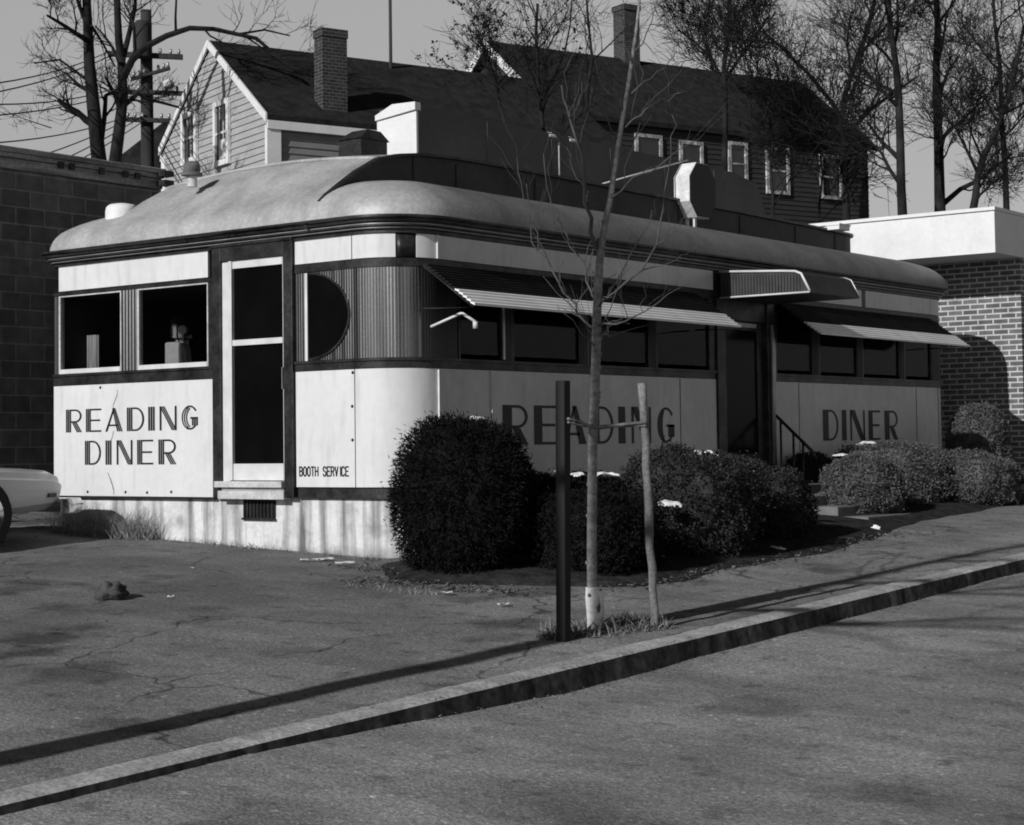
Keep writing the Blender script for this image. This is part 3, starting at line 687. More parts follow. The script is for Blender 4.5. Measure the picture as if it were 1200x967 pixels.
for ch in txt:
    if ch != ' ':
        for pl in ST[ch]:
            pp = [V((x+cw*.68*a, 0, zz0+(zz1-zz0)*c)) for a, c in pl]; hw_ = .0065
            for p, q in zip(pp, pp[1:]):
                d = (q-p).normalized(); nn = V((-d.z, 0, d.x))*hw_; p2, q2 = p-d*hw_*.7, q+d*hw_*.7
                b.poly([(r.x, -.0155, r.z) for r in (p2-nn, q2-nn, q2+nn, p2+nn)])
    x += cw*(.62 if ch == 'I' else 1.0)
o = b.build('lettering', PAINT); o.parent = panels['booth']; o.matrix_parent_inverse = panels['booth'].matrix_world.inverted()
# the crack that runs through the left sign
b = MB()
def crack(pts, w_=.006):
    for i in range(len(pts)-1):
        p, q = aty(*pts[i], 0), aty(*pts[i+1], 0); a = w_*(.35+.65*math.sin(PI*(i+.5)/(len(pts)-1)))
        b.poly([(p.x-a, -.0138, p.z), (q.x-a, -.0138, q.z), (q.x+a, -.0138, q.z), (p.x+a, -.0138, p.z)])
crack([(139, 457), (138.5, 463), (136.5, 468), (134, 474), (133.8, 480)]); crack([(134.5, 505), (133, 511), (131, 518)]); crack([(127.5, 554), (130, 560), (132.5, 567), (134.5, 574), (134.5, 580)], .008)
o = b.build('crack', mat('crack_dirt', .14, nscale=30)); o.parent = panels['left']; o.matrix_parent_inverse = panels['left'].matrix_world.inverted()

# ------------------------------------------------------------------ inside the diner, seen through the end windows
p = aty(209, 414, .8); b = MB(); hw_ = .16
prof = [(-hw_, 1.12), (hw_, 1.12), (hw_, 1.30), (hw_*.9, 1.40), (hw_*.55, 1.455), (-hw_*.2, 1.47), (-hw_, 1.47)]
b.hexa([(p.x+a, .75, z) for a, z in prof], [(p.x+a, .85, z) for a, z in prof])
bo = empty('booth_seat', (p.x, .8, 1.1), 'pale booth seat back with a rounded shoulder, behind the second end window', 'seat')
b.build('backrest', SEATM, bo, bevel=.02)
b = MB(); b.box(p.x-hw_, p.x+hw_, .86, 1.3, 1.12, 1.17); b.build('seat', SEATM, bo, bevel=.01)
p = aty(212, 378, 1.0); un = empty('coffee_urn', (p.x, 1.0, 1.1), 'shiny metal urn with a round gauge seen through the second end window', 'urn')
b = MB(); b.loft([[V((p.x+r*math.cos(2*PI*k/20), 1.0+r*math.sin(2*PI*k/20), z)) for k in range(20)] for r, z in ((.10, 1.11), (.10, 1.50), (.15, 1.52), (.155, 1.72), (.14, 1.745), (.03, 1.765))])
b.build('body', CHROME, un, smooth=True, angle=40)
b = MB(); q = V((p.x+.145, .90, 1.60)); b.tube([q+V((-.02, .03, 0)), q+V((.02, -.03, 0))], .045, 12); b.tube([q, q+V((-.01, 0, -.2)), q+V((-.04, .02, -.3))], .012, 6); b.build('gauge', FRAME, un, smooth=True, angle=40)
for u, lab in ((88, 'left curtain panel hanging inside the first end window'), (106, 'right curtain panel hanging inside the first end window')):
    p = aty(u, 410, .35); b = MB(); n = 24
    b.loft([[V((p.x-.13+.26*k/n, .35+.03*math.sin(k*1.7), z)) for k in range(n+1)] for z in (1.12, 1.56)], closed=False)
    tag(b.build('curtain', CURT, smooth=True), lab, 'curtain', 'curtains in the end window')

# ------------------------------------------------------------------ on the roof: long box and octagonal sign
XB = -1.8
p0 = atx(488, 122, XB); ynear = p0.y; ztop = p0.z; yfar = atx(890, 215, XB).y; xw = aty(444, 131, ynear).x
rb = empty('rooftop_box', ((XB+xw)/2, (ynear+yfar)/2, 3.2), 'long flat-sided box with a white end panel standing along the diner roof', 'rooftop box')
b = MB(); pe = [(ynear+.012, 3.05), (yfar+.25, 3.05), (yfar+.22, 3.30), (yfar-.05, 3.84), (yfar-.75, ztop), (ynear+.012, ztop)]
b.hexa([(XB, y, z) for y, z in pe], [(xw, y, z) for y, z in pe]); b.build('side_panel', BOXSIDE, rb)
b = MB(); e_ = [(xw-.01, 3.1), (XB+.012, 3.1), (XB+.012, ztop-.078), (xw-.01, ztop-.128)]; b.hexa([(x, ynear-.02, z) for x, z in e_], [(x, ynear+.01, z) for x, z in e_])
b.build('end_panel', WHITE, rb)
b = MB(); zc = ztop-.082; wc = XB-xw
pk = [(xw-.02, zc-.035), (XB+.014, zc+.022), (XB+.014, ztop+.02), (xw+wc*.42, ztop+.03), (xw-.02, zc+.02)]
b.hexa([(x, ynear-.04, z) for x, z in pk], [(x, ynear+.05, z) for x, z in pk])
b.build('cap', WHITE, rb)
b = MB()
for (u, v0, v1) in ((655.5, 167, 213),):
    p, q = atx(u, v0, XB+.02), atx(u, v1, XB+.02); b.box(XB+.002, XB+.02, p.y-.007, p.y+.007, q.z, p.z)
b.build('batten', STILE, rb)
for k in range(1, 6):
    b = MB(); y = ynear+k*(yfar-ynear)/6; b.box(XB+.002, XB+.008, y-.008, y+.008, 3.15, ztop-.03); b.build('seam', BOXSIDE, rb)
XO = -.72
pc = atx(827, 220, XO-.0); oc = atx(815, 222, XO)
osg = empty('octagonal_sign', (XO, oc.y, 2.9), 'blank octagonal sign box with a sunlit white edge on legs on the diner roof', 'sign')
zc = (atx(815, 190, XO).z+atx(815, 254, XO).z)/2; hz = (atx(815, 190, XO).z-atx(815, 254, XO).z)/2
ya = atx(808, 222, XO).y; yb = atx(838, 222, XO).y; yc_ = (ya+yb)/2; hy = (yb-ya)/2
octp = [(yc_-hy, zc-hz*.45), (yc_-hy*.45, zc-hz), (yc_+hy*.45, zc-hz), (yc_+hy, zc-hz*.45), (yc_+hy, zc+hz*.45), (yc_+hy*.45, zc+hz), (yc_-hy*.45, zc+hz), (yc_-hy, zc+hz*.45)]
wd = ya-0; xw2 = aty(790, 222, ya).x
b = MB(); b.hexa([(XO, y, z) for y, z in octp], [(xw2, y, z) for y, z in octp]); b.build('casing', mat('sign_casing', .66, rough=.6, nscale=9, namt=.2, n2=30, n2amt=.12), osg)
ins = [((y-yc_)*.97+yc_, (z-zc)*.97+zc) for y, z in octp]
b = MB(); b.hexa([(XO+.002, y, z) for y, z in ins], [(XO+.012, y, z) for y, z in ins]); b.build('face', mat('sign_face', .006, rough=.5, nscale=4), osg)
for xx in (xw2+.05, XO-.06):
    b = MB(); b.box(xx-.012, xx+.012, yc_-hy*.3-.02, yc_-hy*.3+.02, 2.83, zc-hz+.005); b.build('leg', FRAME, osg)
b = MB(); b.tube([atx(692, 219.5, XO-.2), atx(806, 187.5, XO-.2)], .009, 6); b.build('brace', FRAME, osg, smooth=True)

# ------------------------------------------------------------------ steps and handrail at the side door
st = empty('entrance_steps', (.9, 5.9, gz(.9, 5.9)), 'concrete steps between the hedges up to the side door', 'steps')
for k, (x0, x1, z) in enumerate(((.03, .75, -.12), (.75, 1.1, -.23), (1.1, 1.45, -.34), (1.45, 1.8, -.44))):
    b = MB(); b.box(x0+.002, x1, 5.3, 6.42, -1.0, z); b.build('step', STEP, st, bevel=.012)
YR = 6.46
hr = empty('handrail', (1.0, YR, gz(1, YR)), 'thin metal handrail sloping down beside the side door steps', 'handrail')
ra, rb_ = aty(889, 467, YR), aty(951, 528, YR)
b = MB(); b.tube([ra, rb_, rb_+V((.06, 0, -.1))], .019, 8); b.build('rail', TRIM, hr, smooth=True)
for t in (.42, .66, .84):
    q = ra.lerp(rb_, t); b = MB(); b.tube([q, (q.x, q.y, -.40)], .014, 8); b.build('post', TRIM, hr, smooth=True)

# ------------------------------------------------------------------ plants: hedges and shrubs
def leaf_mass(name, c, rad, n, m, leaf=(.028, .014), power=2.3, lump=.10, seed=1, flat=0.0, core=.86, spiky=False, lo=-1.0):
    """dense clipped shrub: dark core plus many leaf-sized faces through the outer layer"""
    rg = random.Random(seed); b = MB(); off = V((seed*3.1, seed*1.7, seed*.9))
    def surf(d):
        k = (abs(d.x)**power+abs(d.y)**power+abs(d.z)**power)**(-1/power)
        q = V((d.x*rad[0], d.y*rad[1], d.z*rad[2]))*k
        e = 1+1.35*lump*mnoise.noise(q*2.1+off)+.9*lump*mnoise.noise(q*5+off)+.55*lump*mnoise.noise(q*12+off)
        return q*e
    nu, nv = 28, 16
    rows = []
    for j in range(nv+1):
        th = PI*j/nv; rows.append([c+surf(V((math.sin(th)*math.cos(2*PI*i/nu), math.sin(th)*math.sin(2*PI*i/nu), math.cos(th))))*core for i in range(nu)])
    b.loft(rows)
    vs, fs = b.v, b.f
    for i in range(n):
        z = rg.uniform(lo, 1); a = rg.uniform(0, 2*PI); s = math.sqrt(max(0, 1-z*z)); d = V((s*math.cos(a), s*math.sin(a), z))
        if mnoise.noise(d*4.5+off)+.5*mnoise.noise(d*11+off) < -.38 and rg.random() < .75: continue
        p = c+surf(d)*(1-.15*rg.random()**1.5+(.13 if rg.random() < .05 else 0)*rg.random()+(.05*rg.random()**3 if spiky else .02*rg.random()))
        t = V((rg.gauss(0, 1), rg.gauss(0, 1), rg.gauss(0, 1))); t = (t+d*(1.6 if spiky else .7)).normalized()
        e = t.cross(V((rg.gauss(0, 1), rg.gauss(0, 1), rg.gauss(0, 1)))).normalized()
        l = leaf[0]*rg.uniform(.6, 1.3); w_ = leaf[1]*rg.uniform(.7, 1.2); o = len(vs)
        vs += [tuple(p-t*l*.5), tuple(p+e*w_*.5), tuple(p+t*l*.6), tuple(p-e*w_*.5)]; fs.append((o, o+1, o+2, o+3))
    return b.build(name, m)
def shrub(name, u0, u1, v0, v1, y_or_p, m, label, cat, n, depth_r=None, seed=1, group=None, **kw):
    """clipped shrub that spans these image measurements at the given site position"""
    p = y_or_p; dep = (p-CAM).dot(FW); sc = FPX/dep
    uc = (u0+u1)/2; cz_top = (CAM+ray(uc, v0)*dep).z; zb = gz(p.x, p.y)-.05
    rxy = (u1-u0)/2/sc; q = CAM+ray(uc, (v0+v1)/2)*dep
    c = V((q.x, q.y, (cz_top+zb)/2)); rz = (cz_top-zb)/2
    o = leaf_mass(name, c, (rxy, depth_r or rxy, rz), n, m, seed=seed, **kw)
    tag(o, label, cat, group); return c, V((rxy, depth_r or rxy, rz))
ctr = {}
g_ = 'clipped hedges along the long side'
ctr['yew'] = shrub('round_shrub', 467, 621, 489, 684, V((1.15, -.35, 0)), YEW, 'big round clipped yew at the front corner of the diner', 'shrub', 34000, seed=3, leaf=(.05, .010), power=2.25, lump=.08, spiky=True)
ctr['low'] = shrub('hedge', 590, 745, 556, 690, V((1.45, 1.25, 0)), YEW, 'low dark hedge behind the staked young tree', 'hedge', 22000, seed=4, group=g_, leaf=(.042, .013), power=3.2, lump=.12)
ctr['low2'] = shrub('hedge', 628, 765, 574, 690, V((2.0, .30, 0)), YEW, 'lower black hedge in front, between the tree and the right stake', 'hedge', 16000, seed=14, group=g_, leaf=(.042, .013), power=3.2, lump=.12)
ctr['h3'] = shrub('hedge', 729, 886, 527, 690, V((1.85, 1.75, 0)), BOX2, 'large rounded hedge with snow on top just right of the right stake', 'hedge', 26000, seed=5, group=g_, leaf=(.032, .016), power=2.8, lump=.13)
ctr['h4'] = shrub('hedge', 862, 950, 551, 655, V((1.9, 3.2, 0)), BOX2, 'smaller dark hedge left of the entrance steps', 'hedge', 15000, seed=6, group=g_, leaf=(.03, .016), power=3, lump=.13)
ctr['h5'] = shrub('hedge', 915, 985, 531, 600, V((.55, 7.2, 0)), BOX2, 'small bush against the wall at the foot of the handrail', 'hedge', 9000, seed=7, group=g_, leaf=(.034, .018), lump=.1)
ctr['h6'] = shrub('hedge', 966, 1056, 534, 612, V((1.85, 6.5, 0)), BOX1, 'front hedge right of the entrance steps below the DINER lettering', 'hedge', 18000, seed=8, group=g_, leaf=(.032, .016), power=3, lump=.12)
ctr['h7'] = shrub('hedge', 975, 1105, 520, 606, V((1.3, 7.9, 0)), BOX1, 'long snow-dusted hedge directly under the DINER lettering', 'hedge', 20000, seed=9, group=g_, leaf=(.032, .016), power=3, lump=.12)
ctr['h8'] = shrub('hedge', 1078, 1192, 531, 606, V((1.75, 8.5, 0)), BOX1, 'last low hedge at the right edge beside the pavement', 'hedge', 16000, seed=10, group=g_, leaf=(.032, .016), power=3, lump=.12)
ctr['h9'] = shrub('round_shrub', 1112, 1180, 474, 560, V((1.2, 10.6, 0)), BOX1, 'upright rounded shrub at the far corner by the brick wall', 'shrub', 14000, seed=11, leaf=(.034, .018), power=2.6, lump=.09)
# snow lying on the hedges
def snow(u, v, wpx, hpx, y, label, seed):
    """thin ragged sheet of snow draped over a hedge top"""
    dep = (y-CAM).dot(FW); sc = FPX/dep; p = CAM+ray(u, v)*dep; b = MB(); na, nb = 46, 26
    rx = wpx/2/sc*1.15; ry = max(.10, rx*.55); rz = hpx/sc; dv = V((-r0.y, r0.x, 0)); idx = {}
    def val(a, c): return 1-a*a-c*c+.9*mnoise.noise(V((a*rx*7, c*ry*7, seed*3.7)))+.9*mnoise.noise(V((a*rx*19, c*ry*19, seed*1.9)))
    def vert(i, j):
        if (i, j) not in idx:
            a, c = 2.4*i/na-1.2, 2.4*j/nb-1.2; h = max(0, val(a, c)-.18)
            z = rz*(.34*min(1, h*1.6)**.6-.42*(a*a+c*c)*.8)+.25*rz*mnoise.noise(V((a*rx*12, c*ry*12, seed)))
            idx[(i, j)] = len(b.v); b.v.append(tuple(p+r0*(rx*a)+dv*(ry*c)+V((0, 0, z))))
        return idx[(i, j)]
    for i in range(na):
        for j in range(nb):
            a, c = 2.4*(i+.5)/na-1.2, 2.4*(j+.5)/nb-1.2
            if val(a, c) > .18: b.f.append((vert(i, j), vert(i+1, j), vert(i+1, j+1), vert(i, j+1)))
    tag(b.build('snow_patch', SNOW, smooth=True), label, 'snow', 'snow patches on hedges and roof')
for i, (u, v, w_, h_, pos, lab) in enumerate([
    (558, 490, 22, 7, V((1.15, -.2, 0)), 'small cap of snow on the big round yew'),
    (652, 555, 10, 9, V((1.5, .9, 0)), 'snow lump left of the dark stake on the low hedge'),
    (678, 556, 24, 7, V((1.5, 1.0, 0)), 'strip of snow between dark stake and tree trunk'),
    (710, 555, 32, 8, V((1.5, 1.2, 0)), 'strip of snow right of the tree trunk on the low hedge'),
    (822, 531, 46, 9, V((1.75, 2.0, 0)), 'widest snow patch on the large rounded hedge'),
    (853, 539, 12, 10, V((1.75, 2.2, 0)), 'snow lump at the right shoulder of the large rounded hedge'),
    (782, 589, 30, 9, V((2.4, 1.2, 0)), 'snow on the front flank of the large rounded hedge'),
    (886, 554, 26, 6, V((1.8, 3.7, 0)), 'snow on the left half of the smaller hedge by the steps'),
    (912, 553, 20, 5, V((1.8, 3.9, 0)), 'snow on the right half of the smaller hedge by the steps'),
    (1016, 519, 22, 5, V((.95, 8.5, 0)), 'snow on top of the hedge below the letters'),
    (988, 533, 22, 4, V((1.45, 6.8, 0)), 'thin snow on the front hedge right of the steps'),
    (1062, 525, 34, 4, V((1.0, 8.8, 0)), 'long thin snow on the right end of the lettered hedge')]):
    snow(u, v, w_, h_, pos, lab, i+1)
for i, (u0, u1, v0, v1, xx, lab) in enumerate([(575, 597, 231, 235, -.84, 'first thin snow line along the roof step behind the tree'), (624, 664, 240, 246, -.84, 'second thin snow line along the roof step behind the tree'),
    (745, 780, 258, 262.5, -.84, 'snow line on the roof just left of the octagonal sign'), (846, 878, 274.5, 281.5, -.84, 'snow line on the roof right of the octagonal sign'), (880, 915, 282, 287, -.84, 'fainter snow line further right on the roof'),
    (640, 648, 155.5, 157, -1.84, 'left snow streak on top of the rooftop box'), (664, 673, 161, 162.5, -1.84, 'right snow streak on top of the rooftop box')]):
    a, c = atx(u0, v0, xx), atx(u1, v1, xx); b = MB(); n = 12; rings = []
    for k in range(n+1):
        t = k/n; q = a.lerp(c, t); h_ = .002+.014*math.sin(PI*t)**.5*(.6+.5*mnoise.noise(V((t*6, i*3.3, 0))))
        rings.append([q+V((.06, 0, -.05)), q+V((.04, 0, -.02+h_*.4)), q+V((0, 0, h_)), q+V((-.05, 0, h_*.6)), q+V((-.05, 0, -.05))])
    b.loft(rings); tag(b.build('snow_patch', SNOW, smooth=True), lab, 'snow', 'snow patches on hedges and roof')

# ------------------------------------------------------------------ the young staked tree
TB = atg(699, 737); TD = (TB-CAM).dot(FW)
def tp(u, v, dd=0.0): return atd(u, v, TD+dd)
ft = empty('young_tree', TB, 'slender bare young tree tied between two stakes at the kerb', 'tree')
tr = [(697, 742, 0), (697, 715, 0), (694, 690, 0), (693.5, 640, 0), (694, 580, 0), (694.5, 520, 0), (697.5, 450, 0), (699, 400, 0), (699.5, 369, 0), (702.6, 308, 0), (707, 273.5, .02), (715, 234, .05), (726, 160, .1), (737, 95, .12), (745.6, 36.5, .15), (749, 5, .15), (751, -30, .15)]
wr = [9.5, 8, 6.2, 5.9, 5.7, 5.6, 5.6, 5.6, 5.4, 4.6, 4.0, 3.6, 3.1, 2.5, 2.0, 1.6, 1.1]
b = MB(); b.tube([tp(*t) for t in tr], [w_/FPX*TD for w_ in wr], 10)
for t in range(26):   # bark knots
    i = rnd.uniform(.06, .75); k = int(i*(len(tr)-1)); q = tp(*tr[k]).lerp(tp(*tr[k+1]), rnd.random()); d = V((rnd.gauss(0, 1), rnd.gauss(0, 1), .2)).normalized(); r_ = wr[k]/FPX*TD
    b.tube([q+d*r_*.6, q+d*r_*1.12, q+d*r_*1.22+V((0, 0, .012))], [r_*.5, r_*.3, r_*.1], 6)
b.build('trunk', BIRCHY, ft, smooth=True)
br = [([(699, 292, 0), (693.5, 256, -.05), (685, 208, -.1), (674, 160, -.12), (664, 125, -.1), (658, 100, -.1)], 4.6),
      ([(696, 386, 0), (676, 366.7, .1), (660, 342.7, .15), (646.7, 316, .2), (630.7, 294.7, .2), (622.7, 260, .2), (611, 215, .2), (606, 185, .2)], 2.6),
      ([(630.7, 294.7, .2), (622, 270, .25), (620, 240, .3), (617, 215, .3)], 1.4),
      ([(701, 362, 0), (720, 343, -.1), (752, 317, -.15), (769.5, 286.5, -.2), (777, 245, -.2), (782.6, 204, -.2), (786, 160, -.2), (787, 134, -.2)], 2.6),
      ([(712, 350, -.1), (719.6, 334, .1), (738, 300, .15), (756.5, 265, .2), (764, 246, .2)], 1.9),
      ([(700, 383, 0), (722, 380, -.2), (739, 373, -.3), (770, 356, -.35), (798, 336.5, -.4)], 2.4),
      ([(716, 232, 0), (734, 216, .1), (752, 204, .15), (778, 190, .15), (800, 173, .2), (822, 161, .2)], 2.2),
      ([(732.6, 149.6, .1), (745, 138, .1), (756.5, 128, .1), (774, 117, .1), (791, 110, .1), (806, 107, .1)], 2.2),
      ([(740, 110, .1), (755, 96, .15), (770, 84, .2), (785, 71, .2), (793, 60, .2)], 1.9),
      ([(730, 130, .1), (729, 113, .1), (726, 96, .1), (722, 80, .1)], 2.0),
      ([(700, 352, 0), (693.5, 343, .2), (687, 318, .3), (678, 299.6, .35), (664, 275, .4), (648, 252, .4), (641, 220, .4), (637, 180, .4)], 2.8),
      ([(697, 415, 0), (692, 399.6, -.05), (688, 385, -.08), (684, 374, -.1)], 2.4),
      ([(703, 390, 0), (711, 392, -.1), (714, 395, -.1), (712, 383, -.1), (708, 370, -.1)], 1.5),
      ([(724, 165, .1), (712, 140, 0), (706, 118, 0), (708, 96, 0)], 1.5), ([(720, 195, .1), (738, 176, .2), (748, 150, .25), (752, 130, .25)], 1.4),
      ([(743, 60, .1), (757, 40, .1), (766, 15, .1), (770, -10, .1)], 1.6), ([(741, 75, .1), (732, 50, .1), (729, 20, .1), (726, -10, .1)], 1.5),
      ([(668, 140, -.1), (678, 120, -.1), (682, 95, -.1)], 1.3), ([(688, 225, -.05), (676, 210, -.05), (668, 190, -.05), (664, 172, 0)], 1.3),
      ([(768, 288, -.2), (790, 272, -.2), (803, 262, -.2)], 1.3), ([(752, 317, -.15), (775, 312, -.1), (794, 304, -.1), (806, 298, -.1)], 1.2)]
b = MB(); rg = random.Random(5)
def side_twigs(P, R_, lev):
    for i in range(1, len(P)):
        for _ in range(rg.choice((0, 0, 1, 1)) if lev == 0 else rg.choice((0, 0, 1))):
            q = P[i-1].lerp(P[i], rg.random()); d = (P[i]-P[i-1]).normalized(); sd_ = V((rg.gauss(0, 1), rg.gauss(0, 1), rg.gauss(0, .6))).normalized()
            d2 = (d*.8+sd_*.55+V((0, 0, .5))).normalized(); l = rg.uniform(.12, .40)*(1 if lev == 0 else .6)
            pts = [q, q+d2*l*.3+V((rg.gauss(0, .012), rg.gauss(0, .012), .01)), q+d2*l*.62+V((rg.gauss(0, .016), rg.gauss(0, .016), .01)), q+d2*l+V((0, 0, .08*l))+sd_*.04]
            b.tube(pts, [R_[i]*.55, R_[i]*.45, R_[i]*.36, R_[i]*.22], 4); b.tube([pts[-1]-d2*.006, pts[-1]+d2*.012], [R_[i]*.42, R_[i]*.25], 4); 
            if lev == 0 and rg.random() < .6: side_twigs(pts, [R_[i]*.5]*4, 1)
for pl, w_ in br:
    P = [tp(*q) for q in pl]; P = [x for i in range(len(P)-1) for x in (P[i], P[i].lerp(P[i+1], .5)+V((rg.gauss(0, .012), rg.gauss(0, .02), rg.gauss(0, .014))))]+[P[-1]]; n = len(P); R_ = [max(.0022, .58*w_/FPX*TD*(1-.72*i/(n-1))) for i in range(n)]
    b.tube(P, R_, 6); side_twigs(P, R_, 0)
b.build('crown', TWIGY, ft, smooth=True)
b = MB(); wp = [(698.5, 741, 0), (697.5, 728, 0), (695, 712, 0), (694.5, 700, 0), (693.5, 688, 0)]
b.tube([tp(*t) for t in wp], [q/FPX*TD for q in (11.5, 9.6, 8.2, 8.8, 7.2)], 12); b.build('trunk_wrap', WRAP, ft, smooth=True)
b = MB(); b.tube([tp(698, 690, -.02), tp(704, 697, -.03), tp(706, 712, -.03), tp(704, 728, -.03)], [.010, .017, .013, .02], 8); b.build('wrap_flap', WRAP, ft, smooth=True)
# stakes and tie
sp = atg(660, 752); dep = (sp-CAM).dot(FW); b = MB(); w_ = 6.6/FPX*dep
tz = (CAM+ray(659.5, 446)*dep)
b.hexa([sp+V((a*w_, c*w_, -.2)) for a, c in ((-1, -1), (1, -1), (1, 1), (-1, 1))], [V((tz.x+a*w_, tz.y+c*w_, tz.z)) for a, c in ((-1, -1), (1, -1), (1, 1), (-1, 1))])
tag(b.build('stake', STAKED, bevel=.008), 'thick dark upright wooden stake left of the young tree', 'stake', 'stakes of the young tree')
sp2 = atg(767.5, 738); dep2 = (sp2-CAM).dot(FW); t2 = CAM+ray(752, 449)*dep2; b = MB(); w_ = 5.2/FPX*dep2; n = 12
pts = [sp2.lerp(t2, k/n)+V((.006*rnd.gauss(0, 1), .006*rnd.gauss(0, 1), 0)) for k in range(n+1)]; pts[0] = sp2+V((0, 0, -.2))
b.tube(pts, [w_*rnd.uniform(.9, 1.1) for _ in pts], 7)
tag(b.build('stake', STAKEL, smooth=True), 'thinner weathered leaning stake right of the young tree', 'stake', 'stakes of the young tree')
b = MB(); b.tube([CAM+ray(666, 491)*(dep-.05), tp(680, 494, -.08), tp(690, 499, -.06), tp(704, 500, -.06), tp(725, 498, -.03), CAM+ray(757, 495)*(dep2-.04)], .011, 6)
b.tube([CAM+ray(666, 495)*(dep-.05), tp(684, 499, .08), tp(700, 502.5, .06), tp(722, 499.5, .02), CAM+ray(757, 499)*(dep2-.04)], .008, 6)
tag(b.build('tie', STAKEL, smooth=True), 'tie strung from stake to trunk to stake around the young tree', 'tree tie')
# dry grass at the tree base
def blades(name, places, n, m, hl, seed, lean=.7, w_=.006):
    rg = random.Random(seed); b = MB()
    for i in range(n):
        cx, cy, rx, ry = rg.choice(places); a = rg.uniform(0, 2*PI); rr_ = math.sqrt(rg.random()); x, y = cx+rx*rr_*math.cos(a), cy+ry*rr_*math.sin(a); z = gz(x, y)-.01
        d = V((rg.gauss(0, lean), rg.gauss(0, lean), 1)).normalized(); l = rg.uniform(*hl); e = V((rg.gauss(0, 1), rg.gauss(0, 1), 0)).normalized()*w_
        p = V((x, y, z)); m1 = p+d*l*.55; t = p+d*l+V((d.x, d.y, -.5))*l*.25
        b.quad(p-e, p+e, m1+e*.7, m1-e*.7); b.add([m1-e*.7, m1+e*.7, t], [(0, 1, 2)])
    return tag(b.build(name, m), None, None, kind='stuff')
o = blades('dry_grass', [(3.62, -2.15, .26, .42), (3.75, -1.95, .2, .25), (3.55, -2.55, .14, .18)], 900, STRAW, (.05, .17), 3, .9); o['label'] = 'tuft of dry grass around the base of the young tree'; o['category'] = 'grass'
o = blades('dry_weeds', [(-4.2, -.10, .45, .10), (-3.75, -.12, .45, .12), (-3.35, -.10, .22, .08), (-3.9, -.16, .7, .14)], 1500, WEED, (.06, .46), 4, .42, .0026); o['label'] = 'dry weeds growing against the whitewashed foundation at left'; o['category'] = 'weeds'
o = blades('dry_weeds', [(-1.0, -.06, 1.0, .06), (-2.4, -.04, .9, .05), (1.2, -1.5, .5, .12)], 500, WEED, (.02, .10), 14, .8, .004); o['label'] = 'sparse dead grass along the foot of the end wall'; o['category'] = 'weeds'
def litter(name, places, n, m, seed, sz=(.008, .030)):
    rg = random.Random(seed); b = MB()
    for i in range(n):
        cx, cy, rx, ry = rg.choice(places); x, y = cx+rg.gauss(0, rx), cy+rg.gauss(0, ry); z = gz(x, y)+.010+.012*rg.random()+(street_dz(x, y) if x > KX+.2 else 0)
        a = rg.uniform(0, 2*PI); s_ = rg.uniform(*sz); d = V((math.cos(a), math.sin(a), rg.gauss(0, .35)))*s_; e = V((-math.sin(a), math.cos(a), rg.gauss(0, .35)))*s_*rg.uniform(.3, .6); p = V((x, y, z))
        b.quad(p-d, p-e, p+d, p+e)
    return tag(b.build(name, m), None, None, kind='stuff')
o = litter('leaf_litter', [(.3, -.55, .3, .12), (1.0, -1.2, .35, .1), (1.7, -1.1, .3, .12), (2.55, .2, .1, .5), (2.6, 2.0, .1, .8), (2.4, 4.0, .12, .6)], 1500, LEAFL, 5); o['label'] = 'dead leaves scattered along the edge of the hedges'; o['category'] = 'leaves'
o = litter('gravel', [(-.5, -3, 2.2, 1.4), (2.9, .5, .5, 1.8), (3.2, 3, .5, 2), (1.8, -3, 1, .8), (6, -1.5, 1.0, 2), (4.36, -1.5, .05, 2.5), (4.4, 2.5, .06, 2), (4.35, -4, .06, 1)], 1500, LEAFL, 8, (.004, .013)); o['label'] = 'loose grit and crumbs scattered over the asphalt'; o['category'] = 'gravel'
# paper scraps and stones
def scrap(u, v, w_, h_, lab, road=False, rot=.2, seed=1):
    p = atg(u, v)
    if road: d = ray(u, v); t = (GZ0-.155+GX*CAM.x+GY*CAM.y-CAM.z)/(d.z-GX*d.x-GY*d.y); p = CAM+d*t
    b = MB(); n = 5; rg = random.Random(seed); ax = V((math.cos(rot), math.sin(rot), 0)); ay = V((-math.sin(rot), math.cos(rot), 0))
    b.loft([[p+ax*(w_*(i/n-.5))+ay*(h_*(j/2-.5))+V((0, 0, .014+.016*rg.random())) for i in range(n+1)] for j in range(3)], closed=False)
    tag(b.build('paper_scrap', PAPER), lab, 'litter', 'scraps of paper litter')
for i, a in enumerate([(523, 697.5, .09, .06, 'white scrap of paper on the lot below the big round yew', False), (590, 711, .10, .05, 'white scrap of paper left of the dark stake', False), (381, 657.5, .13, .10, 'largest scrap of paper near the foundation', False),
    (362, 658.5, .16, .05, 'flattened scrap beside the foundation, left of the largest scrap', False), (404, 662, .18, .05, 'long pale scrap nearest the corner of the foundation', False), (816, 771, .09, .04, 'paper scrap in the street below the kerb', True), (225, 668, .04, .03, 'tiny scrap in the middle of the lot', False),
    (200, 702, .05, .02, 'thin pale scrap to the right of the dark rock', False)]):
    scrap(*a[:5], road=a[5], rot=.6+.5*math.sin(i*2.1), seed=i)
